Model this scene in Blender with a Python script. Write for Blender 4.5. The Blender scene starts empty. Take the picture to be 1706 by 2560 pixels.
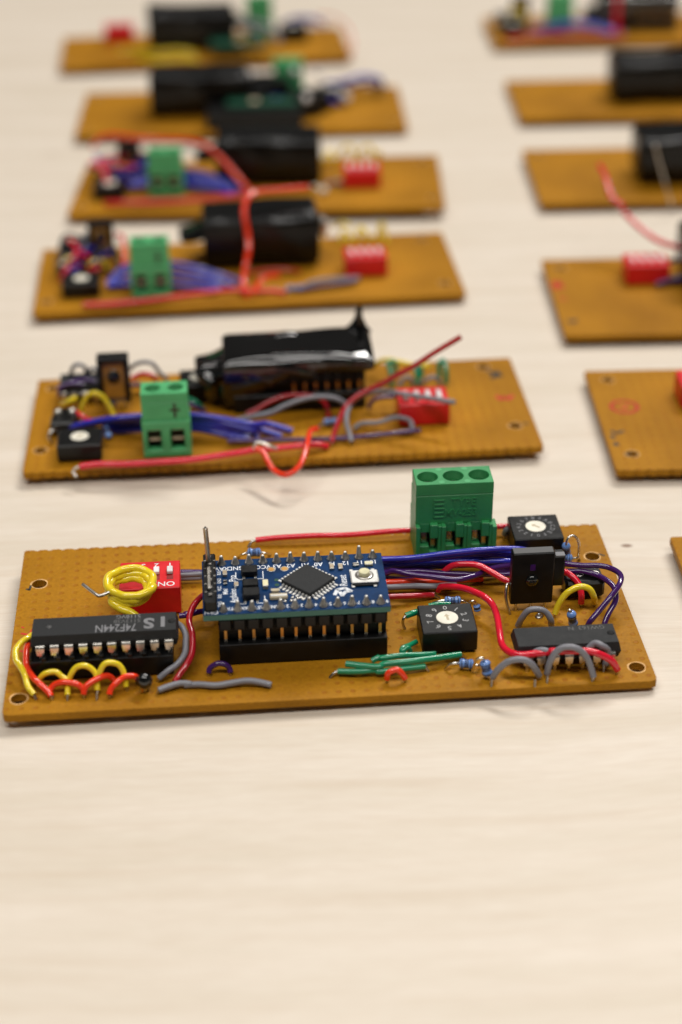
import bpy, math, random
from mathutils import Vector, Matrix
random.seed(7)
S = 0.001                      # everything below is written in millimetres
scene = bpy.context.scene
COL = scene.collection

# ------------------------------------------------------------------ camera
TZ = 3.3                       # height of the reference plane (front board face) above the table
PITCH, ROLL, FPX, CH = math.radians(29.7812), math.radians(-0.93195), 4318.5, 179.622
cp, sp, cr, sr = math.cos(PITCH), math.sin(PITCH), math.cos(ROLL), math.sin(ROLL)
Xv, Uv, Fv = Vector((1, 0, 0)), Vector((0, sp, cp)), Vector((0, cp, -sp))
Rc, Uc = Xv * cr + Uv * sr, Xv * -sr + Uv * cr
cam_d = bpy.data.cameras.new('camera')
cam = bpy.data.objects.new('camera', cam_d); COL.objects.link(cam)
m = Matrix.Identity(4)
for i in range(3):
    m[i][0], m[i][1], m[i][2] = Rc[i], Uc[i], -Fv[i]
m[0][3], m[1][3], m[2][3] = 0, 0, (CH + TZ) * S
cam.matrix_world = m
cam_d.sensor_fit = 'VERTICAL'; cam_d.sensor_height = 22.2; cam_d.sensor_width = 14.8
cam_d.lens = FPX / 2560 * 22.2
cam_d.clip_start = 0.01; cam_d.clip_end = 20
cam_d.dof.use_dof = True; cam_d.dof.focus_distance = 0.326; cam_d.dof.aperture_fstop = 5.5
cam_d.dof.aperture_blades = 0
scene.camera = cam

# ------------------------------------------------------------------ light: ceiling tubes of an office
w = bpy.data.worlds.new('World'); scene.world = w; w.use_nodes = True
bg = w.node_tree.nodes['Background']
bg.inputs[0].default_value = (1.0, 0.95, 0.88, 1); bg.inputs[1].default_value = 0.055
def area(name, loc, sx, sy, power, target=(0, 0.33, 0), col=(1, .965, .92)):
    l = bpy.data.lights.new(name, 'AREA'); l.shape = 'RECTANGLE'; l.size = sx; l.size_y = sy
    l.energy = power; l.color = col
    o = bpy.data.objects.new(name, l); COL.objects.link(o); o.location = loc
    o.rotation_euler = (Vector(target) - Vector(loc)).to_track_quat('-Z', 'Y').to_euler()
    return o
area('ceiling_lamp', (0.68, 1.40, 1.70), 1.3, 0.2, 32)
area('ceiling_lamp', (-0.45, 0.9, 1.9), 1.3, 0.16, 7)
area('ceiling_lamp', (-0.05, -0.15, 1.15), 1.3, 0.2, 10, (0, 0.22, 0))
vs = scene.view_settings
vs.view_transform = 'Standard'; vs.look = 'None'; vs.exposure = 0.0; vs.gamma = 1; vs.use_curve_mapping = False
scene.render.engine = 'CYCLES'
scene.cycles.max_bounces = 6

# ------------------------------------------------------------------ materials
def nt(name):
    m = bpy.data.materials.new(name); m.use_nodes = True
    return m, m.node_tree, m.node_tree.nodes['Principled BSDF']
def plain(name, col, rough=.4, metal=0., coat=0., noise=.12, scale=400, bump=0., spec=.5, trans=0):
    m, t, p = nt(name)
    p.inputs['Roughness'].default_value = rough; p.inputs['Metallic'].default_value = metal
    p.inputs['Coat Weight'].default_value = coat; p.inputs['Coat Roughness'].default_value = .05
    p.inputs['Specular IOR Level'].default_value = spec
    tc = t.nodes.new('ShaderNodeTexCoord'); n = t.nodes.new('ShaderNodeTexNoise')
    n.inputs['Scale'].default_value = scale; n.inputs['Detail'].default_value = 5
    t.links.new(tc.outputs['Object'], n.inputs['Vector'])
    r = t.nodes.new('ShaderNodeMapRange'); r.inputs['From Min'].default_value = .3; r.inputs['From Max'].default_value = .7
    r.inputs['To Min'].default_value = 1 - noise; r.inputs['To Max'].default_value = 1 + noise
    t.links.new(n.outputs['Fac'], r.inputs['Value'])
    x = t.nodes.new('ShaderNodeVectorMath'); x.operation = 'SCALE'; x.inputs[0].default_value = col
    t.links.new(r.outputs[0], x.inputs['Scale']); t.links.new(x.outputs[0], p.inputs['Base Color'])
    r2 = t.nodes.new('ShaderNodeMapRange'); r2.inputs['To Min'].default_value = max(.02, rough * .75); r2.inputs['To Max'].default_value = min(1, rough * 1.3)
    t.links.new(n.outputs['Fac'], r2.inputs['Value']); t.links.new(r2.outputs[0], p.inputs['Roughness'])
    if bump:
        n2 = t.nodes.new('ShaderNodeTexNoise'); n2.inputs['Scale'].default_value = scale * 4; n2.inputs['Detail'].default_value = 3
        t.links.new(tc.outputs['Object'], n2.inputs['Vector'])
        b = t.nodes.new('ShaderNodeBump'); b.inputs['Strength'].default_value = bump; b.inputs['Distance'].default_value = .0001
        t.links.new(n2.outputs['Fac'], b.inputs['Height']); t.links.new(b.outputs[0], p.inputs['Normal'])
    return m
M = {}
WR = dict(rough=.12, coat=.5, noise=.06, scale=300, spec=.45)
M['w_red'] = plain('red_insulation', (.72, .012, .035), **WR)
M['w_darkred'] = plain('dark_red_insulation', (.42, .01, .02), **WR)
M['w_orange'] = plain('orange_red_insulation', (.85, .045, .012), **WR)
M['w_yellow'] = plain('yellow_insulation', (.84, .64, .025), **WR)
M['w_blue'] = plain('blue_insulation', (.03, .035, .42), **WR)
M['w_purple'] = plain('purple_insulation', (.05, .012, .11), **WR)
M['w_grey'] = plain('grey_insulation', (.21, .21, .235), **dict(WR, rough=.4, coat=.05))
M['w_green'] = plain('green_insulation', (.008, .24, .11), **WR)
M['black'] = plain('black_plastic', (.005, .005, .005), .33, noise=.3, bump=.15, spec=.3)
M['chip'] = plain('moulded_epoxy', (.016, .017, .018), .6, spec=.3, noise=.15, scale=900, bump=.5)
M['greymark_lit_top'] = plain('print_and_lit_top', (.19, .19, .20), .6)
M['dimmark_lit_top'] = plain('faint_print_and_lit_top', (.075, .075, .075), .5)
M['white'] = plain('white_ink', (.75, .76, .78), .5)
M['dial'] = plain('ivory_plastic', (.8, .76, .64), .4)
M['dialdark'] = plain('ivory_groove', (.5, .42, .28), .5)
M['tin'] = plain('tinned_metal', (.72, .69, .63), .28, metal=1, noise=.15, scale=800)
M['silver'] = plain('tin_painted_gleam', (.86, .85, .81), .3, metal=.45)  # paler, part-metal tin; reflected lamp light is put into its colour
M['lead'] = plain('wire_lead', (.55, .52, .48), .3, metal=1, noise=.2)
M['solder'] = plain('solder', (.5, .49, .47), .38, metal=1, noise=.3, scale=900, bump=.4)
M['gold'] = plain('gold_plating', (.75, .42, .13), .35, metal=1)
M['digit'] = plain('pad_printed_digits', (.38, .38, .38), .6)
M['redplastic'] = plain('red_plastic', (.68, .008, .014), .36, noise=.08, bump=.1)
M['slot'] = plain('slot_shade_red', (.25, .005, .005), .5)  # darker copy of the red plastic, painted as shade in the slots
M['slider'] = plain('white_plastic', (.8, .77, .76), .4)
M['green'] = plain('green_plastic', (.035, .285, .09), .4, noise=.1, scale=200, bump=.25)
M['lgreen'] = plain('light_green_plastic', (.075, .40, .15), .42, noise=.1, scale=200, bump=.2)
M['resblue'] = plain('blue_lacquer', (.14, .27, .6), .25, coat=.4)
M['band'] = plain('resistor_band', (.01, .014, .05), .4)
M['silk'] = plain('silkscreen', (.75, .78, .82), .55)
M['pcb'] = plain('blue_solder_mask', (.001, .028, .10), .35, coat=0, spec=.15, noise=.35, scale=350, bump=.2)
M['pcbg'] = plain('green_solder_mask', (.004, .06, .03), .4)
M['pcbedge'] = plain('board_laminate', (.05, .16, .13), .5)
M['ceramic'] = plain('capacitor_ceramic', (.42, .33, .22), .5)
M['cream'] = plain('cream_button', (.72, .68, .42), .4)
M['ink'] = plain('black_marker', (.03, .025, .015), .6)
M['redink'] = plain('red_marker', (.58, .02, .006), .5)
M['chipped'] = plain('bare_laminate', (.70, .42, .17), .8, noise=.2)
M['bead'] = plain('black_bead_lacquer', (.006, .007, .007), .1, coat=.6, noise=.2)
M['flux'] = plain('amber_flux', (.40, .19, .03), .16, noise=.2)
M['shadowgap'] = plain('recess_shade', (.004, .004, .004), .8)  # flat black patches stand in for the shade inside slots and holes
def shrink(spec=1.0, rough=.07):
    m, t, p = nt('black_shrink_tube')
    p.inputs['Base Color'].default_value = (.003, .003, .003, 1); p.inputs['Roughness'].default_value = rough
    p.inputs['Specular IOR Level'].default_value = spec
    tc = t.nodes.new('ShaderNodeTexCoord'); mp = t.nodes.new('ShaderNodeMapping'); mp.inputs['Scale'].default_value = (90, 220, 220)
    mp.inputs['Rotation'].default_value = (0, .35, .3)
    n = t.nodes.new('ShaderNodeTexNoise'); n.inputs['Scale'].default_value = 1; n.inputs['Detail'].default_value = 1
    b = t.nodes.new('ShaderNodeBump'); b.inputs['Distance'].default_value = .0005; b.inputs['Strength'].default_value = .15
    t.links.new(tc.outputs['Object'], mp.inputs[0]); t.links.new(mp.outputs[0], n.inputs['Vector'])
    t.links.new(n.outputs['Fac'], b.inputs['Height']); t.links.new(b.outputs[0], p.inputs['Normal'])
    return m
M['shrink'] = shrink(); M['shrinkdull'] = shrink(.3, .24)

def phenolic():
    m, t, p = nt('phenolic_perfboard')
    N = t.nodes.new; Lk = t.links.new
    tc = N('ShaderNodeTexCoord')
    # hole grid: local millimetres / 2.54
    mp = N('ShaderNodeMapping'); mp.inputs['Scale'].default_value = (1 / .00254, 1 / .00254, 0); mp.inputs['Location'].default_value = (.12, .3, 0)
    Lk(tc.outputs['Object'], mp.inputs[0])
    fr = N('ShaderNodeVectorMath'); fr.operation = 'FRACTION'; Lk(mp.outputs[0], fr.inputs[0])
    sb = N('ShaderNodeVectorMath'); sb.operation = 'SUBTRACT'; sb.inputs[1].default_value = (.5, .5, 0); Lk(fr.outputs[0], sb.inputs[0])
    ln = N('ShaderNodeVectorMath'); ln.operation = 'LENGTH'; Lk(sb.outputs[0], ln.inputs[0])
    hole = N('ShaderNodeMapRange'); hole.interpolation_type = 'SMOOTHSTEP'
    hole.inputs['From Min'].default_value = .14; hole.inputs['From Max'].default_value = .23; hole.inputs['To Min'].default_value = 1; hole.inputs['To Max'].default_value = 0
    Lk(ln.outputs['Value'], hole.inputs['Value'])
    # only some holes are clearly seen: patchy
    n0 = N('ShaderNodeTexNoise'); n0.inputs['Scale'].default_value = 70; n0.inputs['Detail'].default_value = 3; Lk(tc.outputs['Object'], n0.inputs['Vector'])
    pr = N('ShaderNodeMapRange'); pr.inputs['From Min'].default_value = .38; pr.inputs['From Max'].default_value = .62; pr.inputs['To Min'].default_value = .22; pr.inputs['To Max'].default_value = 1
    Lk(n0.outputs['Fac'], pr.inputs['Value'])
    geo = N('ShaderNodeNewGeometry')
    vt = N('ShaderNodeVectorTransform'); vt.vector_type = 'NORMAL'; vt.convert_from = 'WORLD'; vt.convert_to = 'OBJECT'; Lk(geo.outputs['True Normal'], vt.inputs[0])
    sx = N('ShaderNodeSeparateXYZ'); Lk(vt.outputs[0], sx.inputs[0])
    up = N('ShaderNodeMath'); up.operation = 'GREATER_THAN'; up.inputs[1].default_value = .7; Lk(sx.outputs['Z'], up.inputs[0])
    mu = N('ShaderNodeMath'); mu.operation = 'MULTIPLY'; Lk(hole.outputs[0], mu.inputs[0]); Lk(pr.outputs[0], mu.inputs[1])
    mh = N('ShaderNodeMath'); mh.operation = 'MULTIPLY'; Lk(mu.outputs[0], mh.inputs[0]); Lk(up.outputs[0], mh.inputs[1])
    n1 = N('ShaderNodeTexNoise'); n1.inputs['Scale'].default_value = 38; n1.inputs['Detail'].default_value = 6; Lk(tc.outputs['Object'], n1.inputs['Vector'])
    ramp = N('ShaderNodeValToRGB'); e = ramp.color_ramp.elements
    e[0].position = .32; e[0].color = (.29, .124, .005, 1); e[1].position = .68; e[1].color = (.43, .192, .009, 1)
    Lk(n1.outputs['Fac'], ramp.inputs[0])
    n2 = N('ShaderNodeTexNoise'); n2.inputs['Scale'].default_value = 1500; n2.inputs['Detail'].default_value = 2; Lk(tc.outputs['Object'], n2.inputs['Vector'])
    g = N('ShaderNodeMapRange'); g.inputs['To Min'].default_value = .75; g.inputs['To Max'].default_value = 1.25; Lk(n2.outputs['Fac'], g.inputs['Value'])
    sc = N('ShaderNodeVectorMath'); sc.operation = 'SCALE'; Lk(ramp.outputs[0], sc.inputs[0]); Lk(g.outputs[0], sc.inputs['Scale'])
    mx = N('ShaderNodeMix'); mx.data_type = 'RGBA'; mx.inputs['B'].default_value = (.28, .08, .006, 1)
    hf = N('ShaderNodeMath'); hf.operation = 'MULTIPLY'; hf.inputs[1].default_value = .55; Lk(mh.outputs[0], hf.inputs[0])
    Lk(hf.outputs[0], mx.inputs['Factor']); Lk(sc.outputs[0], mx.inputs['A']); Lk(mx.outputs['Result'], p.inputs['Base Color'])
    p.inputs['Specular IOR Level'].default_value = .12
    rr = N('ShaderNodeMapRange'); rr.inputs['To Min'].default_value = .35; rr.inputs['To Max'].default_value = .65; Lk(n0.outputs['Fac'], rr.inputs['Value']); Lk(rr.outputs[0], p.inputs['Roughness'])
    b = N('ShaderNodeBump'); b.invert = True; b.inputs['Distance'].default_value = .0002; b.inputs['Strength'].default_value = .6; Lk(mh.outputs[0], b.inputs['Height'])
    b2 = N('ShaderNodeBump'); b2.inputs['Distance'].default_value = .00025; b2.inputs['Strength'].default_value = .35
    n3 = N('ShaderNodeTexNoise'); n3.inputs['Scale'].default_value = 330; n3.inputs['Detail'].default_value = 4; Lk(tc.outputs['Object'], n3.inputs['Vector'])
    Lk(n3.outputs['Fac'], b2.inputs['Height']); Lk(b.outputs[0], b2.inputs['Normal']); Lk(b2.outputs[0], p.inputs['Normal'])
    return m
M['board'] = phenolic()

def birch():
    m, t, p = nt('pale_wood_laminate')
    N = t.nodes.new; Lk = t.links.new
    tc = N('ShaderNodeTexCoord')
    wp = N('ShaderNodeTexNoise'); wp.inputs['Scale'].default_value = 3.5; wp.inputs['Detail'].default_value = 2; Lk(tc.outputs['Object'], wp.inputs['Vector'])
    ad = N('ShaderNodeMix'); ad.data_type = 'RGBA'; ad.blend_type = 'LINEAR_LIGHT'; ad.inputs['Factor'].default_value = .022
    Lk(tc.outputs['Object'], ad.inputs['A']); Lk(wp.outputs['Color'], ad.inputs['B'])
    def grain(rot, sc, scale, det, lo, hi):
        mp = N('ShaderNodeMapping'); mp.inputs['Rotation'].default_value = (0, 0, math.radians(rot)); mp.inputs['Scale'].default_value = sc
        Lk(ad.outputs['Result'], mp.inputs[0])
        n = N('ShaderNodeTexNoise'); n.inputs['Scale'].default_value = scale; n.inputs['Detail'].default_value = det; n.inputs['Roughness'].default_value = .6
        Lk(mp.outputs[0], n.inputs['Vector'])
        r = N('ShaderNodeMapRange'); r.inputs['From Min'].default_value = lo; r.inputs['From Max'].default_value = hi; Lk(n.outputs['Fac'], r.inputs['Value'])
        return r.outputs[0]
    broad = grain(24, (1.8, 20, 1), 5, 4, .35, .68)
    streak = grain(21, (2.4, 80, 1), 5, 5, .52, .75)
    fine = grain(6, (25, 420, 1), 6, 3, .3, .75)
    def mix(f, a, b, fac):
        k = N('ShaderNodeMath'); k.operation = 'MULTIPLY'; k.inputs[1].default_value = fac; Lk(f, k.inputs[0])
        x = N('ShaderNodeMix'); x.data_type = 'RGBA'; Lk(k.outputs[0], x.inputs['Factor'])
        if isinstance(a, tuple): x.inputs['A'].default_value = a
        else: Lk(a, x.inputs['A'])
        x.inputs['B'].default_value = b
        return x.outputs['Result']
    c = mix(broad, (.755, .68, .585, 1), (.65, .575, .465, 1), .8)
    c = mix(streak, c, (.57, .45, .33, 1), .4)
    c = mix(fine, c, (.53, .43, .33, 1), .36)
    c = mix(grain(5, (12, 160, 1), 6, 5, .45, .7), c, (.58, .47, .35, 1), .22)
    # two small knots / flecks in the veneer
    for (x, y, r_, f) in SPECKS:
        d = N('ShaderNodeVectorMath'); d.operation = 'DISTANCE'; d.inputs[1].default_value = (x, y, .0125)
        st = N('ShaderNodeMapping'); st.inputs['Scale'].default_value = (.6, 1, 1); st.inputs['Location'].default_value = (x * .4, 0, 0)
        Lk(tc.outputs['Object'], st.inputs[0]); Lk(st.outputs[0], d.inputs[0])
        r = N('ShaderNodeMapRange'); r.interpolation_type = 'SMOOTHSTEP'; r.inputs['From Min'].default_value = r_ * .3; r.inputs['From Max'].default_value = r_
        r.inputs['To Min'].default_value = 1; r.inputs['To Max'].default_value = 0; Lk(d.outputs['Value'], r.inputs['Value'])
        c = mix(r.outputs[0], c, (.16, .07, .03, 1), f)
    Lk(c, p.inputs['Base Color'])
    p.inputs['Roughness'].default_value = .5; p.inputs['Specular IOR Level'].default_value = .3
    b = N('ShaderNodeBump'); b.inputs['Distance'].default_value = .00005; b.inputs['Strength'].default_value = .3; Lk(fine, b.inputs['Height']); Lk(b.outputs[0], p.inputs['Normal'])
    return m

# ------------------------------------------------------------------ mesh building
class MB:
    def __init__(s): s.v = []; s.f = []; s.mi = []; s.sm = []; s.mats = []
    def mat(s, n):
        if n not in s.mats: s.mats.append(n)
        return s.mats.index(n)
    def add(s, vs, fs, mat, smooth=False):
        o = len(s.v); k = s.mat(mat); s.v += [tuple(x) for x in vs]
        for f in fs: s.f.append([i + o for i in f]); s.mi.append(k); s.sm.append(smooth)
        return s
    def box(s, x0, x1, y0, y1, z0, z1, mat, ch=0.12, M_=None):
        c = min(ch, (x1 - x0) / 2.5, (y1 - y0) / 2.5, (z1 - z0) / 2.5)
        if c <= 0:
            vs = [(x, y, z) for z in (z0, z1) for y in (y0, y1) for x in (x0, x1)]
            fs = [(0, 2, 3, 1), (4, 5, 7, 6), (0, 1, 5, 4), (2, 6, 7, 3), (0, 4, 6, 2), (1, 3, 7, 5)]
        else:
            vs = []; idx = {}
            P = ((x0, x1), (y0, y1), (z0, z1))
            for a in (0, 1):
                for b in (0, 1):
                    for d in (0, 1):
                        for ax in range(3):
                            q = []
                            for k, bit in enumerate((a, b, d)):
                                val = P[k][bit]
                                if k != ax: val += c if bit == 0 else -c
                                q.append(val)
                            idx[(a, b, d, ax)] = len(vs); vs.append(tuple(q))
            fs = []
            for ax in range(3):
                o1, o2 = [k for k in range(3) if k != ax]
                for bit in (0, 1):
                    loop = []
                    for u, v_ in ((0, 0), (1, 0), (1, 1), (0, 1)):
                        k = [0, 0, 0]; k[ax] = bit; k[o1] = u; k[o2] = v_; loop.append(idx[(*k, ax)])
                    fs.append(loop)
                for b1 in (0, 1):
                    for b2 in (0, 1):
                        k0 = [0, 0, 0]; k0[o1] = b1; k0[o2] = b2; k1 = list(k0); k0[ax] = 0; k1[ax] = 1
                        fs.append([idx[(*k0, o1)], idx[(*k1, o1)], idx[(*k1, o2)], idx[(*k0, o2)]])
            for a in (0, 1):
                for b in (0, 1):
                    for d in (0, 1): fs.append([idx[(a, b, d, k)] for k in range(3)])
            cen = Vector(((x0 + x1) / 2, (y0 + y1) / 2, (z0 + z1) / 2))
            for i, f in enumerate(fs):
                p = [Vector(vs[j]) for j in f]; n = (p[1] - p[0]).cross(p[2] - p[0])
                if n.dot(sum(p, Vector()) / len(p) - cen) < 0: fs[i] = f[::-1]
        if M_ is not None: vs = [tuple(M_ @ Vector(v)) for v in vs]
        return s.add(vs, fs, mat)
    def tube(s, pts, r, mat, n=10, cr_=True, sub=5, caps=True, rad=None):
        P = [Vector(p) for p in pts]
        if cr_ and len(P) > 2:
            Q = []; ext = [P[0] * 2 - P[1]] + P + [P[-1] * 2 - P[-2]]
            for i in range(1, len(ext) - 2):
                a, b, c, d = ext[i - 1:i + 3]
                for k in range(sub):
                    t = k / sub
                    Q.append(.5 * ((2 * b) + (-a + c) * t + (2 * a - 5 * b + 4 * c - d) * t * t + (-a + 3 * b - 3 * c + d) * t ** 3))
            Q.append(P[-1]); P = Q
        T = [(P[min(i + 1, len(P) - 1)] - P[max(i - 1, 0)]).normalized() for i in range(len(P))]
        up = Vector((0, 0, 1)) if abs(T[0].z) < .9 else Vector((1, 0, 0))
        nrm = (up - T[0] * up.dot(T[0])).normalized()
        vs = []; fs = []
        for i, p in enumerate(P):
            nrm = (nrm - T[i] * nrm.dot(T[i])).normalized(); bn = T[i].cross(nrm)
            rr = rad(i / (len(P) - 1)) * r if rad else r
            for k in range(n):
                a = 2 * math.pi * k / n; vs.append(p + nrm * (rr * math.cos(a)) + bn * (rr * math.sin(a)))
        for i in range(len(P) - 1):
            for k in range(n):
                fs.append((i * n + k, i * n + (k + 1) % n, (i + 1) * n + (k + 1) % n, (i + 1) * n + k))
        s.add(vs, fs, mat, True)
        if caps:
            s.add(vs[:n], [tuple(range(n))[::-1]], mat); s.add(vs[-n:], [tuple(range(n))], mat)
        return s
    def rev(s, base, axis, prof, mat, n=20, smooth=True):
        """surface of revolution: prof = [(r, h)...] along axis"""
        ax = Vector(axis).normalized(); b = Vector(base)
        u = ax.orthogonal().normalized(); v = ax.cross(u); vs = []; fs = []
        for r, h in prof:
            for k in range(n):
                a = 2 * math.pi * k / n; vs.append(b + ax * h + (u * math.cos(a) + v * math.sin(a)) * r)
        for i in range(len(prof) - 1):
            for k in range(n): fs.append((i * n + k, i * n + (k + 1) % n, (i + 1) * n + (k + 1) % n, (i + 1) * n + k))
        fs.append(tuple(range(n))[::-1]); fs.append(tuple(range((len(prof) - 1) * n, len(prof) * n)))
        return s.add(vs, fs, mat, smooth)
    def cyl(s, base, axis, r, h, mat, n=20):
        s.rev(base, axis, [(r, 0), (r, h)], mat, n, False)
        return s
    def ball(s, c, rx, ry, rz, mat, n=16):
        vs = []; fs = []
        for i in range(n + 1):
            t = math.pi * i / n
            for k in range(n * 2):
                a = math.pi * k / n; vs.append((c[0] + rx * math.sin(t) * math.cos(a), c[1] + ry * math.sin(t) * math.sin(a), c[2] + rz * math.cos(t)))
        m_ = n * 2
        for i in range(n):
            for k in range(m_): fs.append((i * m_ + k, (i + 1) * m_ + k, (i + 1) * m_ + (k + 1) % m_, i * m_ + (k + 1) % m_))
        return s.add(vs, fs, mat, True)
    def plate(s, outline, holes, z0, z1, mat, bev=0.0):
        cu = bpy.data.curves.new('tmp', 'CURVE'); cu.dimensions = '2D'; cu.fill_mode = 'BOTH'; cu.extrude = (z1 - z0) / 2 - bev
        cu.bevel_depth = bev; cu.bevel_resolution = 1; cu.offset = -bev
        for loop in [outline] + holes:
            sp_ = cu.splines.new('POLY'); sp_.points.add(len(loop) - 1); sp_.use_cyclic_u = True
            for p, q in zip(sp_.points, loop): p.co = (q[0], q[1], 0, 1)
        return s._curve(cu, lambda v: (v.x, v.y, v.z + (z0 + z1) / 2), mat)
    def _curve(s, cu, fn, mat):
        o = bpy.data.objects.new('tmp', cu); COL.objects.link(o)
        bpy.context.view_layer.update()
        me = bpy.data.meshes.new_from_object(o.evaluated_get(bpy.context.evaluated_depsgraph_get()))
        vs = [fn(v.co) for v in me.vertices]; fs = [tuple(p.vertices) for p in me.polygons]
        bpy.data.objects.remove(o); bpy.data.curves.remove(cu); bpy.data.meshes.remove(me)
        return s.add(vs, fs, mat)
    def text(s, txt, c, xd, yd, size, mat, ext=0.0, bold=0.0, sx=1.0):
        cu = bpy.data.curves.new('tmp', 'FONT'); cu.body = txt; cu.size = size; cu.align_x = 'CENTER'; cu.align_y = 'CENTER'
        cu.resolution_u = 3; cu.extrude = ext; cu.offset = bold
        c, xd, yd = Vector(c), Vector(xd).normalized(), Vector(yd).normalized(); zd = xd.cross(yd)
        return s._curve(cu, lambda v: c + xd * v.x * sx + yd * v.y + zd * v.z, mat)
    def ribbon(s, pts, wd, z, mat):
        """flat pen stroke"""
        for a, b in zip(pts[:-1], pts[1:]):
            a, b = Vector(a[:2]), Vector(b[:2]); d = (b - a); L_ = d.length; d.normalize(); n = Vector((-d.y, d.x)) * wd / 2
            a2 = a - d * wd * .3; b2 = b + d * wd * .3
            s.add([(*(a2 + n), z), (*(a2 - n), z), (*(b2 - n), z), (*(b2 + n), z)], [(0, 1, 2, 3)], mat)
        return s

class Board:
    """a populated perfboard: one Empty, every component a child of it"""
    def __init__(s, x, y, ang, W, L, tx, ty, label, gap=3.3):
        t, tx, ty = math.radians(ang), math.radians(tx), math.radians(ty)
        X = Vector((math.cos(t), math.sin(t), tx)).normalized()
        Y = Vector((-math.sin(t), math.cos(t), ty)); Y = (Y - X * X.dot(Y)).normalized(); Z = X.cross(Y)
        s.W, s.L, s.tx, s.ty = W, L, tx, ty; s.off = Vector((L / 2, W / 2, -gap))
        o = bpy.data.objects.new('circuit_board', None); COL.objects.link(o); s.root = o
        o.empty_display_size = .01
        org = Vector((x, y, TZ)) + X * s.off.x + Y * s.off.y + Z * s.off.z
        m = Matrix.Identity(4)
        for i in range(3): m[i][0], m[i][1], m[i][2], m[i][3] = X[i], Y[i], Z[i], org[i] * S
        o.matrix_world = m
        o['label'] = label; o['category'] = 'circuit board'; o['group'] = 'hand-wired circuit boards laid out on the table'
    def part(s, name, mb, parent=None, label=None):
        me = bpy.data.meshes.new(name)
        me.from_pydata([tuple((Vector(v) - s.off) * S) for v in mb.v], [], mb.f)
        for n in mb.mats: me.materials.append(M[n])
        me.polygons.foreach_set('material_index', mb.mi); me.polygons.foreach_set('use_smooth', mb.sm); me.update()
        o = bpy.data.objects.new(name, me); COL.objects.link(o); o.parent = parent or s.root
        if label: o['label'] = label
        return o

# ------------------------------------------------------------------ component builders
def circle(cx, cy, r, n=20, sq=1, jit=0):
    return [(cx + (r + random.uniform(-jit, jit)) * math.cos(2 * math.pi * k / n), cy + (r + random.uniform(-jit, jit)) * sq * math.sin(2 * math.pi * k / n)) for k in range(n)]

def substrate(b, holes=((3.2, 4.4), (3.6, None), (None, 4.4), (None, None)), back_snap=True, front_snap=False, marks=None, cut=None):
    L, W, mb = b.L, b.W, MB(); c = 1.2; out = []
    def edge(p, q, snap):
        n = int(abs(q[0] - p[0]) / 2.54)
        for i in range(n * 6):
            t = i / (n * 6); x = p[0] + (q[0] - p[0]) * t; y = p[1] + (q[1] - p[1]) * t
            d = 1 if q[0] > p[0] else -1
            if snap: y += d * (max(0, math.sin(2 * math.pi * t * n)) ** 1.2 * .38 + random.uniform(-.05, .05))
            out.append((x, y))
    edge((c, 0), (L - c, 0), front_snap)
    out.append((L - c, 0)); out.append((L - .2, .35)); out.append((L, c)); out.append((L, W - .4)); out.append((L - .4, W))
    edge((L - .6, W), (.6, W), back_snap)
    out += [(.4, W), (0, W - .4), (0, c), (.25, .35)]
    hs = []; rings = []
    for hx, hy in holes: hs.append(circle(hx, hy, 1.42, 22, 1, .03)); rings.append((hx, hy))
    mb.plate(out, hs, -1.6, 0, 'board', 0.1)
    for hx, hy in rings:           # pale chipped rim round each drilled hole
        a0 = random.uniform(0, 6)
        n = 28; vs = []; fs = []
        for k in range(n):
            a = 2 * math.pi * k / n; wv = .12 + .25 * abs(math.sin(a * 1.5 + a0)) * random.uniform(.5, 1)
            vs += [(hx + 1.46 * math.cos(a), hy + 1.46 * math.sin(a), .02), (hx + (1.46 + wv) * math.cos(a), hy + (1.46 + wv) * math.sin(a), .02)]
        for k in range(n): j = (k + 1) % n; fs.append((2 * k, 2 * k + 1, 2 * j + 1, 2 * j))
        mb.add(vs, fs, 'chipped')
    for st, wd, mt in (marks or []): mb.ribbon(st, wd, .03, mt)
    o = b.part('perfboard', mb)
    # solder bumps the board stands on
    xs = [6 + i * (L - 12) / 7 for i in range(8)]
    gap = -b.off.z
    for x in xs:
        for y in (2.2, W - 3):
            xx = x + random.uniform(-2, 2)
            b.part('solder_joint', MB().rev((xx, y, -1.6), (0, 0, -1), [(1.0, 0), (.75, .3), (.35, .8), (.3, max(.9, 1.62 + xx * b.tx + y * b.ty) if y < 9 else max(1.0, 1.62 + xx * b.tx + y * b.ty))], 'solder', 10))
    return o

def wire(b, pts, mat, r=.56, lead0=None, lead1=None, name='wire', label=None, parent=None):
    if len(pts) > 3: pts = [pts[0]] + [(p[0] + random.uniform(-.13, .13), p[1] + random.uniform(-.13, .13), max(p[2] + random.uniform(-.1, .1), .3)) if i_ and p[2] > .3 else p for i_, p in enumerate(pts[1:-1], 1)] + [pts[-1]]
    mb = MB().tube(pts, r, mat, 12, sub=6)
    for end, ld in ((pts[0], lead0), (pts[-1], lead1)):
        if ld is None: continue
        if ld == 'down': ld = [(end[0] + random.uniform(-.15, .15), end[1] + random.uniform(-.1, .1), -.05)]
        mb.tube([end] + list(ld), .27, 'lead', 8, sub=4)
    return b.part(name, mb, parent, label)

def fillet(b, x, y, z=0, parent=None):
    return b.part('solder_blob', MB().rev((x, y, z), (0, 0, 1), [(.8, 0), (.55, .18), (.3, .5), (.22, .9)], 'solder', 12), parent)

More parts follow.
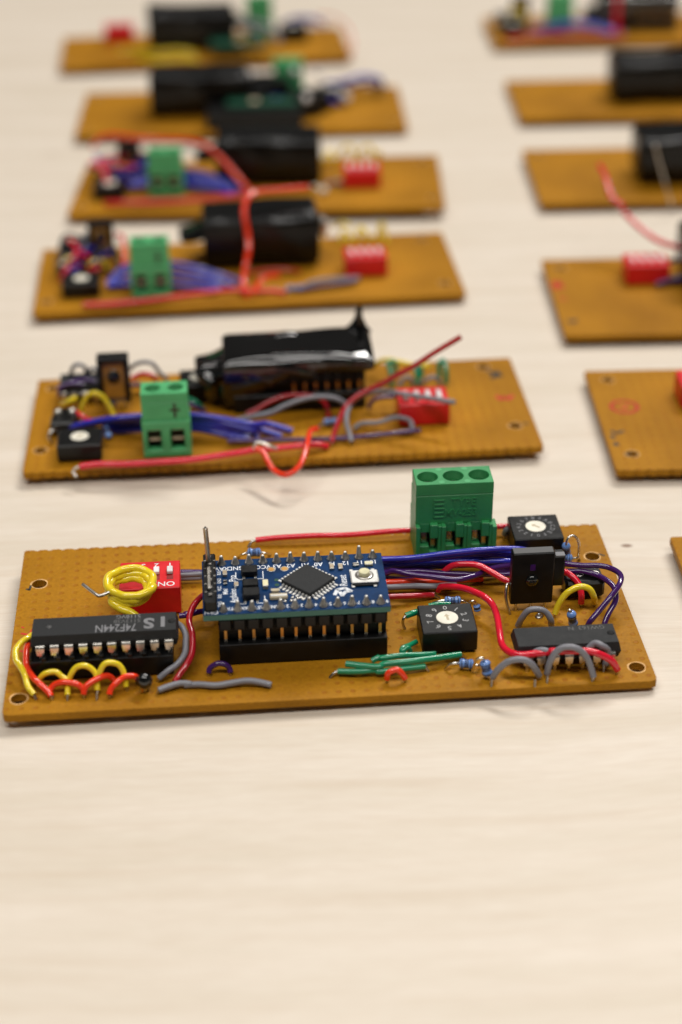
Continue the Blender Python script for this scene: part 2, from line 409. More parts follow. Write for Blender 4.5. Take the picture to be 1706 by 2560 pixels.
def resistor(b, p0, p1, l0=None, l1=None, r=.85):
    p0, p1 = Vector(p0), Vector(p1); d = p1 - p0; L_ = d.length
    prof = [(.25, 0), (r * .85, .08 * L_), (r, .16 * L_), (r, .26 * L_), (r * .84, .34 * L_), (r * .84, .66 * L_), (r, .74 * L_), (r, .84 * L_), (r * .85, .92 * L_), (.25, L_)]
    mb = MB().rev(p0, d, prof, 'resblue', 16)
    for q, rr in ((.2, r), (.42, r * .84), (.51, r * .84), (.6, r * .84), (.79, r)):
        mb.rev(p0 + d * (q - .025), d, [(rr + .012, 0), (rr + .012, L_ * .06)], 'band', 16)
    if l0: mb.tube([p0 + d * .02] + list(l0), .26, 'tin', 8)
    if l1: mb.tube([p1 - d * .02] + list(l1), .26, 'tin', 8)
    return b.part('resistor', mb)

def dip_switch(b, x0, y0, z=5.6, w=11.5, d=9.4, up=True, tall=False, n=4, on=(0, 0, 0, 0), text=True, lab=None):
    mb = MB().box(x0, x0 + w, y0, y0 + d, .3, z, 'redplastic', .18)
    f = -1 if up else 1       # lettering upside down
    for i in range(n):
        cx = x0 + w - 1.9 - i * 2.54 if up else x0 + 1.9 + i * 2.54
        if text: mb.text(str(i + 1), (cx, y0 + (d - 1.5 if up else 1.5), z + .02), (f, 0, 0), (0, f, 0), 1.9, 'white', 0, .02)
        mb.box(cx - .62, cx + .62, y0 + d / 2 - 1.9, y0 + d / 2 + 1.9, z - .02, z + .015, 'slot', 0)
    if text: mb.text('ON', (x0 + (w - 2.6 if up else 2.6), y0 + (1.35 if up else d - 1.35), z + .02), (f, 0, 0), (0, f, 0), 2.1, 'white', 0, .02)
    o = b.part('dip_switch', mb, None, lab)
    for i in range(n):
        cx = x0 + w - 1.9 - i * 2.54 if up else x0 + 1.9 + i * 2.54
        cy = y0 + d / 2 + (-.75 if on[i] else .75)
        b.part('slider', MB().box(cx - .55, cx + .55, cy - (1.9 if tall else .95), cy + (1.9 if tall else .95), z + .02, z + (.9 if tall else .75), 'slider', .12), o)
    return o

def rotary(b, x0, y0, z=4.8, w=10, d=9, hexa=False, faint=False, ang=0, digits=True, tick=30, z0=.5):
    mb = MB().box(x0, x0 + w, y0, y0 + d, z0, z, 'black', .2)
    for px_, py_ in ((x0 + .8, y0 + .8), (x0 + w - .8, y0 + .8)): mb.box(px_ - .3, px_ + .3, py_ - .3, py_ + .3, 0, z0, 'black', 0)
    cx, cy = x0 + w / 2, y0 + d / 2
    s = '0123456789ABCDEF' if hexa else '0123456789'
    if digits:
        for i, ch in enumerate(s):
            a = math.radians((180 if hexa else 0) - i * 360 / len(s)) + math.pi / 2
            r = 3.35
            od = Vector((math.cos(a), math.sin(a), 0)); xd = Vector((od.y, -od.x, 0))
            mb.text(ch, (cx + od.x * r, cy + od.y * r * .95, z + .02), xd, od, 1.35 if hexa else 1.65, 'greymark_lit_top' if faint else 'digit', 0, .01)
    o = b.part('rotary_switch', mb)
    dl = MB().rev((cx, cy, z + .01), (0, 0, 1), [(2.02, 0), (2.02, .12), (1.9, .16)], 'dial', 32, False)
    a = math.radians(tick); u = Vector((math.cos(a), math.sin(a), 0)); v = Vector((-u.y, u.x, 0)); c = Vector((cx, cy, z + .19))
    dl.add([c - u * .9 - v * .22, c + u * .3 - v * .22, c + u * .3 - v * .55, c + u * 1.05, c + u * .3 + v * .55, c + u * .3 + v * .22, c - u * .9 + v * .22], [(0, 1, 2, 3, 4, 5, 6)], 'dialdark')
    b.part('dial', dl, o)
    return o

def dip_chip(b, x0, y0, n, z, w=6.35, socket=False, zpin=None, notch=1, L_=None, lines=(), pins_back=True, label=None):
    L_ = L_ or n * 2.54 + 1
    zt, zb = z, z - 3.3; zm = (zt + zb) / 2 - .1
    # body with the usual drafted sides
    vs = []; e = .42
    for zz, k in ((zb, e), (zm, 0), (zt, e)):
        vs += [(x0 + k, y0 + k, zz), (x0 + L_ - k, y0 + k, zz), (x0 + L_ - k, y0 + w - k, zz), (x0 + k, y0 + w - k, zz)]
    fs = [(3, 2, 1, 0), (8, 9, 10, 11)]
    for l in (0, 4):
        for k in range(4): fs.append((l + k, l + (k + 1) % 4, l + 4 + (k + 1) % 4, l + 4 + k))
    mb = MB().add(vs, fs, 'chip')
    nx = x0 + L_ - e - .9 if notch > 0 else x0 + e + .9
    mb.rev((nx if notch < 2 else x0 + L_ - e - .75, y0 + w / 2, zt - .0), (0, 0, 1), [(.7, .012), (.7, .02)], 'shadowgap', 16)
    if notch == 2: mb.rev((x0 + 3.3, y0 + w / 2, zt), (0, 0, 1), [(.55, .012), (.55, .02)], 'dimmark_lit_top', 16)
    for (txt, cx, cy, size, f, mt, bold, *q) in lines: mb.text(txt, (cx, cy, zt + .02), (f, 0, 0), (0, f, 0), size, mt, 0, bold, *q)
    o = b.part('integrated_circuit', mb, None, label)
    px0 = x0 + L_ / 2 - (n - 1) * 1.27
    for i in range(n):
        for sgn in ((-1, 1) if pins_back else (-1,)):
            x = px0 + i * 2.54; yb = y0 if sgn < 0 else y0 + w
            a = (lambda y: yb + sgn * y)
            m2 = MB(); t = .25
            prof = [(-.1, zm + t / 2), (.36, zm + t / 2), (.62, zm + t / 2 - .09), (.8, zm - .22), (.84, zm - 1.7)]
            hw = [.76, .76, .76, .76, .6]
            vs = []
            for (y, zz), h in zip(prof, hw): vs += [(x - h, a(y), zz), (x + h, a(y), zz)]
            for (y, zz), h in zip(prof, hw): vs += [(x - h, a(y - .25), zz - .2), (x + h, a(y - .25), zz - .2)]
            N_ = len(prof); q_ = 2 * N_; fs = []
            for l in range(N_ - 1):
                u = 2 * l
                fs += [(u, u + 1, u + 3, u + 2), (u + q_, u + 2 + q_, u + 3 + q_, u + 1 + q_), (u, u + 2, u + 2 + q_, u + q_), (u + 1, u + 1 + q_, u + 3 + q_, u + 3)]
            fs.append((q_ - 2, q_ - 1, 2 * q_ - 1, 2 * q_ - 2))
            m2.add(vs, fs, 'tin')
            m2.box(x - .25, x + .25, min(a(.55), a(.8)), max(a(.55), a(.8)), min(0, zm - 2.4) if not socket else zm - 2.6, zm - 1.6, 'tin', 0)
            b.part('pin', m2, o)
    return o

def dip_socket(b, x0, y0, n, h=4.4, w=10.1):
    L_ = n * 2.54; mb = MB()
    mb.box(x0, x0 + L_, y0, y0 + 2.5, 0.3, h, 'black', .12); mb.box(x0, x0 + L_, y0 + w - 2.5, y0 + w, 0.3, h, 'black', .12)
    for q in (0, .5, 1): mb.box(x0 + q * (L_ - 1.5), x0 + q * (L_ - 1.5) + 1.5, y0 + 2.45, y0 + w - 2.45, 1.2, h - .3, 'black', 0)
    for i in range(n + 1):        # raised dividers between the pins
        x = x0 + i * 2.54
        mb.box(max(x0, x - .42), min(x0 + L_, x + .42), y0 + .05, y0 + 2.45, h - .05, h + .75, 'black', .08)
    return b.part('chip_socket', mb)

def terminal3(b, x0, y0):
    """three-way green plug-in terminal, 15.2 wide"""
    wd, yt, zt = 15.2, y0, 17.0
    mb = MB()
    mb.box(x0, x0 + wd, yt, yt + 6.4, 8.0, zt - 2.6, 'green', .1)
    hs = [circle(x0 + 2.55 + 5.05 * i, yt + 3.1, 2.0, 26) for i in range(3)]
    mb.plate([(x0, yt), (x0 + wd, yt), (x0 + wd, yt + 6.4), (x0, yt + 6.4)], hs, zt - 2.6, zt, 'green', .14)
    for i in range(2):
        for yy in (.75, 5.6): mb.rev((x0 + 5.07 + 5.05 * i, yt + yy, zt), (0, 0, 1), [(.62, .0), (.62, .05)], 'lgreen', 14, False)
    mb.box(x0 + .05, x0 + wd - .05, yt + 3.0, yt + 8.0, 8.0, 13.2, 'green', .2)
    mb.box(x0, x0 + wd, yt + 1.6, yt + 8.5, 0.3, 8.05, 'green', .1)            # rear body of lower half
    yf = yt - 1.3
    for i in range(3):
        q = x0 + .1 + 5.08 * i
        mb.box(q - .1, q + .75, yf, yt + 1.7, .3, 8.0, 'green', .1)            # left post
        mb.box(q + 2.75, q + 4.3, yf + .25, yt + 1.7, 5.2, 8.3, 'green', .12)       # hooked rib
        mb.box(q + 4.3, q + 5.0, yf + .35, yt + 1.7, .3, 7.9, 'green', .1)
        mb.box(q + .75, q + 2.6, yf + .7, yt + 1.7, .3, 3.2, 'green', .1)         # ledge
        mb.box(q + 2.6, q + 4.3, yf + .9, yt + 1.7, .3, 1.9, 'green', .1)
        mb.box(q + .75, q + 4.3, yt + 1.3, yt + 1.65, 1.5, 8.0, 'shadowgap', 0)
        mb.box(q + .8, q + 2.75, yt - .02, yt + 1.4, 6.1, 8.1, 'green', .05)
    mb.box(x0 + wd - .05, x0 + wd + .8, yf - .1, yt + 1.7, .3, 7.6, 'green', .1)
    # moulded lettering on the face
    fx, ff = (1, 0, 0), (0, 0, 1)
    mb.text('TYPE', (x0 + 9.4, yt - .02, 12.7), fx, ff, 2.5, 'green', .13, .02, .9)
    mb.text('MV-253', (x0 + 8.9, yt - .02, 10.3), fx, ff, 2.3, 'green', .13, .02, .88)
    ex = x0 + 3.4
    for z_ in (9.4, 10.35, 11.3, 12.25, 13.2): mb.box(ex, ex + 2.1, yt - .15, yt + .03, z_, z_ + .28, 'green', .02)
    mb.box(ex, ex + .28, yt - .15, yt + .03, 9.4, 13.48, 'green', .02)
    o = b.part('terminal_block', mb)
    for i in range(3):
        sc = MB().rev((x0 + 2.55 + 5.05 * i, yt + 3.1, zt - 2.58), (0, 0, 1), [(1.75, 0), (1.75, .5), (1.6, .6)], 'tin', 20, False)
        sc.box(x0 + 1.0 + 5.05 * i, x0 + 4.1 + 5.05 * i, yt + 2.85, yt + 3.35, zt - 2.0, zt - 1.95, 'shadowgap', 0)
        b.part('screw', sc, o)
        q = x0 + .1 + 5.08 * i
        b.part('contact', MB().box(q + .95, q + 2.35, yt + .55, yt + 1.28, 3.25, 6.0, 'tin', .25).box(q + 2.9, q + 4.1, yt + .8, yt + 1.28, 2.0, 4.2, 'lead', .2), o)
    return o

def terminal2(b, x0, y0, zt=15.5, plus=False, flip=False, depth=6.2, n=2, mark='ink'):
    wd = 5.1 * n; mb = MB(); d = depth
    mb.box(x0, x0 + wd, y0, y0 + d, 8.9, zt - 2.2, 'lgreen', .1)
    mb.plate([(x0, y0), (x0 + wd, y0), (x0 + wd, y0 + d), (x0, y0 + d)], [circle(x0 + 2.55 + 5.08 * i, y0 + 3.1, 1.75, 20) for i in range(n)], zt - 2.2, zt, 'lgreen', .12)
    y1 = y0 - .5
    if not flip:
        # lower half with two square wire openings
        mb.box(x0 - .2, x0 + wd + .2, y0 + 2.2, y0 + d + .6, .3, 8.9, 'lgreen', .1)
        mb.box(x0 - .2, x0 + wd + .2, y1, y0 + 2.2, 6.9, 8.9, 'lgreen', .12)
        mb.box(x0 - .2, x0 + wd + .2, y1, y0 + 2.2, .3, 1.9, 'lgreen', .12)
        for i in range(n + 1):
            a = x0 - .2 + i * 5.1; mb.box(max(x0 - .2, a - .95), min(x0 + wd + .2, a + 1.1), y1 + .02, y0 + 2.2, 1.85, 6.95, 'lgreen', .1)
        mb.box(x0 + .5, x0 + wd - .5, y0 + 2.1, y0 + 2.19, 1.8, 7, 'shadowgap', 0)
    else:
        mb.box(x0 - .2, x0 + wd + .2, y0 - .5, y0 + d + .6, .3, 8.9, 'lgreen', .12)
    if plus:
        cx = x0 + 7.2
        mb.box(cx - 1.1, cx + 1.2, y0 - .03, y0 + .02, 11.2, 11.75, mark, 0); mb.box(cx - .25, cx + .35, y0 - .035, y0 + .02, 9.6, 13.1, mark, 0)
    o = b.part('terminal_block', mb)
    for i in range(n):
        b.part('screw', MB().rev((x0 + 2.55 + 5.08 * i, y0 + 3.1, zt - 2.18), (0, 0, 1), [(1.6, 0), (1.6, .4)], 'lead', 18, False), o)
        if not flip: b.part('contact', MB().box(x0 + 1.2 + i * 5.1, x0 + 3.8 + i * 5.1, y0 + .4, y0 + 1.9, 4.0, 4.6, 'dialdark', .05).box(x0 + 1.2 + i * 5.1, x0 + 3.8 + i * 5.1, y0 + .6, y0 + 1.9, 6.2, 6.75, 'dialdark', .05), o)
    return o

def opto(b, x0, y0, w=8, z0=1.9, z1=13.2, front=True, side=True, lean=.0, dp=2.6):
    """upright black optical sensor"""
    mb = MB(); yb = y0 + dp
    if front:
        mb.box(x0, x0 + w, y0 + .3, yb, z0, z1, 'black', .22)
        mb.box(x0 + .3, x0 + w - .3, y0 + .55, yb - .2, z1 - .02, z1 + .015, 'dimmark_lit_top', 0)  # lit top face painted as a grey patch on the black
        cx, cz = x0 + w / 2 - .1, z0 + 5.3
        mb.box(cx - .5, cx + .5, y0 + .24, y0 + .4, z0 + 7.6, z0 + 8.9, 'w_purple', .02)
        mb.rev((cx, y0 + .3, cz), (0, -1, 0), [(1.3, 0), (1.15, .35), (.75, .62), (.2, .75)], 'bead', 20)
        mb.box(cx - .7, cx + .7, y0 + .27, y0 + .34, z0 + 6.4, z0 + 6.55, 'shadowgap', 0)
        if side: mb.box(x0 + w - .1, x0 + w + 2.2, y0 + 1.2, y0 + 3.8, z0 + 3.1, z1 - 1.5, 'black', .3)
        if side: mb.box(x0 + w + .35, x0 + w + 2.1, y0 + 1.3, y0 + 2.6, z1 - 1.62, z1 - 1.42, 'greymark_lit_top', 0)  # side piece's top painted grey as if lit
    else:       # seen from its open back: a frame round potted amber
        mb.box(x0, x0 + 1.1, y0, yb + 1, z0, z1, 'black', .15); mb.box(x0 + w - 1.1, x0 + w, y0, yb + 1, z0, z1, 'black', .15)
        mb.box(x0 + 1.05, x0 + w - 1.05, y0, yb + 1, z1 - 1.2, z1, 'black', .1); mb.box(x0 + 1.05, x0 + w - 1.05, y0 + .9, yb + 1, z0, z1 - 1.15, 'dimmark_lit_top', 0)
        mb.box(x0 + 1.2, x0 + w - 1.2, y0 + .7, y0 + .92, z0 + 1, z1 - 1.5, 'flux', .05); mb.ball((x0 + w / 2, y0 + .8, z0 + 6.4), 1.6, .6, 1.8, 'bead', 10)
    o = b.part('optical_sensor', mb)
    for q in (1.2, w / 2, w - 1.2):
        b.part('pin', MB().tube([(x0 + q, y0 + 1.3, z0 + .1), (x0 + q, y0 + 1.1, z0 - .8), (x0 + q, y0 + .9, -.1)], .27, 'tin', 6), o)
    return o

def pin_strip(b, x0, y, n, zs, ztop, gold=True, parent=None, skip=0):
    """female socket strip with a male header plugged in and gold pins showing between"""
    o = b.part('pin_socket', MB().box(x0, x0 + n * 2.54, y - 1.25, y + 1.25, .15, zs, 'black', .1).box(x0 + .1, x0 + n * 2.54 - .1, y + .55, y + 1.2, zs - .05, ztop - 2.62, 'black', .05), parent)  # second box: black strip added for the shade behind the pins
    h = MB()
    for i in range(n): h.box(x0 + i * 2.54 + .04, x0 + i * 2.54 + 2.5, y - 1.2, y + 1.2, ztop - 2.6, ztop, 'black', .35)
    b.part('pin_header', h, parent)
    for i in range(skip, n):
        b.part('pin', MB().box(x0 + i * 2.54 + 1.02, x0 + i * 2.54 + 1.52, y - .25, y + .32, zs - .5, ztop - 2.5, 'gold', 0).box(x0 + i * 2.54 + .99, x0 + i * 2.54 + 1.55, y - .28, y + .28, zs - .4, zs + .6, 'tin', 0), o)
    return o

def wrapped_module(b, x0, y0, L_=33.5, W_=17.5, zc=11.3, hz=2.2, spike=True, lobe=True, seed=1, pins=True, lobe_right=False, bulky=False, creases=()):
    rnd = random.Random(seed)
    for yy in (y0 + 1.5, y0 + W_ - 1.5):
        if pins: pin_strip(b, x0 + 1.6, yy, 12, 4.4, 9.6, skip=5)
    n, K = (64, 84) if bulky else (128, 100); secs = []
    ph = [rnd.uniform(0, 6) for _ in range(8)]
    folds = []
    if bulky: folds = [(rnd.uniform(0, .4), rnd.uniform(.2, .9), rnd.uniform(.5, 1), rnd.uniform(-.6, .9), .12) for _ in range(3)]
    def smooth(t): t = max(0, min(1, t)); return t * t * (3 - 2 * t)
    for i in range(K + 1):
        t = i / K; x = x0 - .6 + (L_ + 1.2) * t
        endt = min(t, 1 - t); k = 1 - .25 * max(0, 1 - endt / .05) ** 2
        droop = 5.2 * (1 - smooth((t - .12) / .42)) + .3 if not bulky else 6.0 + .8 * math.sin(t * 9 + ph[6])
        ring = []
        for j in range(n):
            a = 2 * math.pi * j / n; ca, sa = math.cos(a), math.sin(a)
            hw = W_ / 2 + .4
            yy = math.copysign(abs(ca) ** .42, ca) * hw * (.97 + .03 * k)
            zz = math.copysign(abs(sa) ** (.42 if bulky else .6), sa) * hz * k
            front = smooth((-ca - .15) / .5)
            if sa < .35: zz -= droop * smooth((.35 - sa) / 1.1) * (front if not bulky else 1)
            out = 0
            for (t0, s0, t1, s1, am) in folds:
                # distance from this point to the fold segment in (t, s) space
                px_, py_ = (t - t0) * 3, (sa - s0); dx, dy = (t1 - t0) * 3, s1 - s0
                u = max(0, min(1, (px_ * dx + py_ * dy) / (dx * dx + dy * dy)))
                d = math.hypot(px_ - u * dx, py_ - u * dy)
                out += 1.3 * am * math.exp(-(d / .13) ** 2)
            rg = .25 * math.sin(t * 5 + ca * 3.2 + ph[0]) + .16 * math.sin(t * 11 - ca * 5 + ph[1])
            if front > 0:
                yy -= out * front * 1.2; zz += out * .3 * front
            if sa > -.1: zz += rg * .8
            if bulky and sa > 0: zz += .5 * math.sin(t * 4 + ph[4]) * sa
            ring.append((x, y0 + W_ / 2 + yy, zc + zz))
        secs.append(ring)
    vs = [p for r in secs for p in r]; fs = []
    for i in range(K):
        for j in range(n): fs.append((i * n + j, (i + 1) * n + j, (i + 1) * n + (j + 1) % n, i * n + (j + 1) % n))
    fs.append(tuple(range(n))); fs.append(tuple(range(K * n, (K + 1) * n))[::-1])
    SH = 'shrinkdull' if bulky else 'shrink'
    mb = MB().add(vs, fs, SH, True)
    if not bulky: mb.box(x0 - 1.5, x0 + 4, y0 + .8, y0 + 12, .8, 9, 'shrink', 1.2).box(x0 - 5, x0 - 1.2, y0 + 3, y0 + 12, 1.5, 8.5, 'shrink', 1.2)
    for pts_, r_ in creases:        # raised folds of the shrunk tube, plus a bump added for its highlight
        mb.tube(pts_, r_, 'shrink', 14, sub=6, rad=lambda t: .45 + .55 * math.sin(math.pi * min(1, .12 + t * .8)))
    if spike:
        X, Y = x0 + L_ - 1.2, y0 + W_ - 1.2
        mb.tube([(X - 3.2, Y, zc + .3), (X - 1.7, Y, zc + 2.0), (X - .6, Y, zc + 4.2), (X - .25, Y, zc + 6.6), (X - .15, Y, zc + 7.6)], 1.9, 'shrink', 12, rad=lambda t: 1 - .72 * t ** .7)
        mb.tube([(X + 1.2, Y, zc + .5), (X + .5, Y, zc + 2.2), (X, Y, zc + 4.6)], 1.5, 'shrink', 10, rad=lambda t: 1 - .6 * t)
    if lobe:
        sgn, xe = (1, x0 + L_) if lobe_right else (-1, x0)
        # flattened free end of the tube hanging off the module
        vs = []; fs = []; kk = 9; nn = 14
        for i in range(kk):
            t = i / (kk - 1); x = xe + sgn * (-1 + 7.8 * t)
            for j in range(nn):
                a = 2 * math.pi * j / nn
                vs.append((x + .5 * math.sin(a * 2) * t, y0 + W_ * .42 + math.cos(a) * (W_ * .46 * (1 - .25 * t)) + .9 * t, zc - .4 - 2.3 * math.sin(t * 1.5) + math.sin(a) * (1.9 - 1.1 * t) + .45 * math.cos(a * 2 + 1) * t))
        for i in range(kk - 1):
            for j in range(nn): fs.append((i * nn + j, (i + 1) * nn + j, (i + 1) * nn + (j + 1) % nn, i * nn + (j + 1) % nn))
        fs.append(tuple(range((kk - 1) * nn, kk * nn)))
        mb.add(vs, fs, SH, True)
    return b.part('shrink_wrapped_module', mb, None, 'microcontroller module wrapped in glossy black heat-shrink tube')

def arches(b, xs, y0, mat, h=4, sp_=2.5, r=.5, dy=.3):
    for x in xs:
        wire(b, [(x, y0, .3), (x + .1, y0 + dy * .3, h * .6), (x + sp_ * .25, y0 + dy * .6, h * .95), (x + sp_ * .75, y0 + dy, h), (x + sp_, y0 + dy, h * .6), (x + sp_, y0 + dy, .3)], mat, r)

def ball_pins(b, x0, y0, w=5.2, z=4.2):
    o = b.part('pushbutton', MB().box(x0, x0 + w, y0, y0 + 4.5, .3, z, 'black', .3))
    for q in (.22, .78): b.part('button_contact', MB().ball((x0 + w * q, y0 + 1.6, z + .3), .85, .85, .7, 'tin', 8), o)
    return o

def machine_socket(b, x0, y0, z=4.0, n=2, w=8.0, d=5.0):
    mb = MB().box(x0, x0 + w, y0, y0 + d, .6, z, 'black', .5)
    o = b.part('transistor_socket', mb)
    for i in range(n):
        cx = x0 + w * (.42 + .4 * i) ; cy = y0 + d * .55
        b.part('contact', MB().rev((cx, cy, z - .1), (0, 0, 1), [(.85, 0), (.85, .2), (.62, .2), (.5, -.1)], 'tin', 18).rev((cx, cy, z + .02), (0, 0, 1), [(.42, 0), (.42, .05)], 'shadowgap', 12), o)
    return o

# ------------------------------------------------------------------ the table
SPECKS = [(0.0585, -0.1462, 0.001, 0.8), (-0.0954, 0.1155, 0.0025, 0.15)]
M['table'] = birch()
tb = MB().box(-900, 900, -350, 1250, -25, 0, 'table', 2)
me = bpy.data.meshes.new('table_top'); me.from_pydata([(x * S, (y - 450) * S, z * S + .0125) for x, y, z in tb.v], [], tb.f); me.materials.append(M['table'])
to = bpy.data.objects.new('table_top', me); COL.objects.link(to); to.location = (0, .45, -.0125)
to['label'] = 'pale birch wood table top under all the circuit boards'; to['kind'] = 'structure'; to['category'] = 'table'

# ================================================================== board A: the sharp one in front
A = Board(-59.75, 244.26, 4.18, 53.27, 116.26, -0.42, 1.86, 'sharp front board carrying a blue microcontroller module and a three-way green terminal')
RED7 = [([(1.6, 24.5), (3.0, 24.0), (3.6, 25.6), (4.6, 24.6)], .5, 'redink'), ([(2.0, 21.6), (2.9, 21.2)], .55, 'redink'), ([(1.9, 19.0), (3.2, 18.3), (2.6, 17.4), (4.0, 17.8)], .5, 'redink'), ([(1.8, 15.0), (2.9, 14.4)], .28, 'redink'), ([(1.5, 26.6), (1.9, 26.3)], .3, 'redink'),
        ([(1.5, 39.3), (2.0, 39.0), (2.2, 40.4)], .5, 'ink'), ([(114.4, 41.9), (115.3, 41.3)], .45, 'ink')]
substrate(A, ((2.6, 4.6), (3.8, 40.9), (113.4, 4.3), (112.9, 41.2)), True, False, RED7)

# long 20-pin logic chip in its socket
A_sock = dip_socket(A, 4.6, 9.3, 10, 4.3, 10.0)
dip_chip(A, 4.75, 11.1, 10, 8.4, 6.3, True, notch=2, pins_back=True, label='long twenty-pin black logic chip with grey lettering',
    lines=(('74F244N', 20.0, 13.0, 3.2, -1, 'greymark_lit_top', .02, .62), ('S', 25.9, 14.0, 4.3, -1, 'greymark_lit_top', .14), ('5113V38', 22.0, 14.9, 1.5, -1, 'dimmark_lit_top', .02, .9), ('5118VG', 22.2, 16.3, 1.5, -1, 'greymark_lit_top', .0, .9), ('I', 28.4, 14.3, 4.2, -1, 'greymark_lit_top', .16)))
# red switch block and its yellow coil
dip_switch(A, 20.0, 28.3, 6.2, 11.4, 9.3, True, on=(0, 0, 0, 0), lab='red four-way switch block half covered by a yellow wire coil')
coil = []; ct, cb = (22.81, 25.90, 9.8), (21.99, 25.73, 7.4)
for k in range(0, 61):
    t = k / 60; a = math.radians(-25 - 360 * 2.97 * t); r = 4.3 - .75 * t + .18 * math.sin(k * .9)
    py_ = r * math.sin(a)
    coil.append((ct[0] + (cb[0] - ct[0]) * t + r * math.cos(a) + .2 * math.sin(k * .5), ct[1] + (cb[1] - ct[1]) * t + py_, ct[2] + (cb[2] - ct[2]) * t + .14 * py_ + .16 * math.sin(k * .7)))
cx_, cy_, cz_ = coil[-1]
c0 = coil[0]
wire(A, coil + [ (19.06, 23.56, 7.2), (20.49, 21.32, 6.8), (22.67, 20.44, 6), (25.0, 19.4, 4), (25.6, 19.2, .8)], 'w_yellow', .76, label='yellow wire wound into a loose coil over the red switch')
A_lead = A.part('bare_lead', MB().tube([(19.09, 23.54, 9.2), (18.04, 23.09, 9), (16.74, 22.89, 8.7), (15.91, 23.57, 8.8), (13.58, 26.51, 9)], .33, 'lead', 8, sub=3))
# blobs and loops around the chip
wire(A, [(5.07, 21.85, 2.5), (3.99, 17.83, 4), (2.54, 15.90, 4.2), (1.69, 13.90, 4), (1.89, 11.72, 3.6), (2.86, 10.15, 3), (3.62, 8.24, 2.4), (4.38, 5.86, 1.6), (5.40, 4.53, 0.8)], 'w_yellow', .58, None, [(5.69, 4.15, 0)])
wire(A, [(4.13, 21.22, 2), (3.51, 16.02, 3.2), (3.61, 13.16, 3), (3.91, 10.60, 2.6), (4.92, 7.48, 2.6), (6.58, 5.63, 2.2), (8.02, 4.41, 1.2), (8.35, 3.79, 0.8)], 'w_orange', .58, None, [(8.40, 3.73, 0)])
wire(A, [(5.85, 7.91, 0.8), (6.43, 7.88, 2.2), (7.64, 7.76, 3), (8.99, 7.72, 3), (10.30, 7.47, 2.4), (11.15, 6.50, 1.8), (11.29, 3.85, 0.7)], 'w_yellow', .54, 'down', 'down')
wire(A, [(11.34, 6.79, 1), (11.67, 7.16, 2.4), (12.88, 7.75, 3.8), (14.26, 7.73, 4.2), (15.57, 7.67, 3.6), (16.46, 6.74, 2.4), (16.46, 4.88, 0.7)], 'w_yellow', .54, 'down', [(16.41, 3.22, 0)])
wire(A, [(16.25, 5.25, 1), (16.67, 6.57, 2.8), (17.67, 7.17, 4.4), (19.05, 7.38, 4.8), (20.35, 7.39, 4.2), (21.28, 6.92, 2.8), (21.52, 5.43, 0.8)], 'w_yellow', .54, 'down', 'down')
wire(A, [(8.04, 5.35, 0.9), (8.88, 5.88, 1.8), (10.40, 5.59, 2.4), (11.98, 5.34, 2.4), (13.30, 5.23, 2), (14.02, 4.89, 1)], 'w_orange', .56, 'down', 'down')
wire(A, [(14.05, 3.85, 0.8), (14.65, 4.71, 1.8), (16.03, 5.47, 2.6), (17.58, 6.30, 2.8), (18.87, 6.80, 2.2), (19.57, 6.83, 1)], 'w_orange', .56, 'down', 'down')
wire(A, [(18.61, 3.38, 0.8), (19.02, 4.22, 1.6), (20.07, 4.93, 2.4), (21.41, 5.86, 2.6), (22.95, 6.50, 2.3), (23.65, 6.85, 1)], 'w_orange', .56, 'down', 'down')
bd = MB(); q = (24.90, 4.70, 2.4)
bd.ball(q, 1.42, 1.3, 1.55, 'bead', 14).tube([(q[0] - .5, q[1], 1.2), (q[0] - .5, q[1] - .1, -.05)], .25, 'gold', 6).tube([(q[0] + .6, q[1] + .4, 1.2), (q[0] + .6, q[1] + .4, -.05)], .25, 'lead', 6)
bd.box(q[0] - 1.6, q[0] - .9, q[1] - .6, q[1] + .8, 1.6, 3.2, 'bead', .3)
A.part('capacitor', bd, None, 'round glossy black bead capacitor')
wire(A, [(30.29, 19.46, 4.5), (31.60, 17.02, 5), (32.19, 15.13, 4.6), (32.38, 13.18, 4), (31.95, 10.92, 3.4), (30.76, 9.03, 2.6), (29.01, 7.96, 1.8), (27.32, 7.36, 0.8)], 'w_grey', .56, None, [(26.98, 7.50, 0)])
wire(A, [(37.21, 30.79, 3), (35.62, 26.55, 5), (34.30, 23.55, 6), (33.34, 21.20, 5.6), (33.08, 18.41, 5), (33.37, 15.49, 4.5), (33.63, 12.62, 4), (33.27, 10.26, 3.2), (32.19, 8.42, 2.4), (30.86, 7.11, 1.4), (30.19, 6.06, 0.8)], 'w_darkred', .6, None, 'down')
wire(A, [(31.04, 23.39, 3), (32.10, 23.58, 3), (33.52, 24.29, 2.8), (34.90, 24.71, 2.8), (32.02, 24.18, 2.8), (35.49, 25.10, 2.6), (38.96, 25.31, 2.4)], 'w_purple', .55)
wire(A, [(36.25, 8.43, 0.6), (36.50, 8.96, 1.4), (37.82, 9.06, 2.2), (39.09, 8.87, 2), (40.03, 8.79, 1.3), (40.14, 8.22, 0.6)], 'w_purple', .52, 'down', 'down')
wire(A, [(27.28, 4.01, 0.7), (28.98, 4.72, 0.9), (31.24, 5.27, 0.9), (33.04, 5.28, 0.8), (31.84, 5.09, 0.7), (34.37, 4.91, 0.7), (37.41, 4.48, 0.7), (40.46, 4.67, 0.8), (43.02, 4.81, 1), (45.29, 4.53, 0.9), (47.24, 3.79, 0.7)], 'w_grey', .6, [(27.01, 3.95, 0)], None, label='grey wire lying flat along the front of the board')
for yy, mt in ((466, 'w_purple'), (489, 'w_grey'), (517, 'w_grey')):
    pass
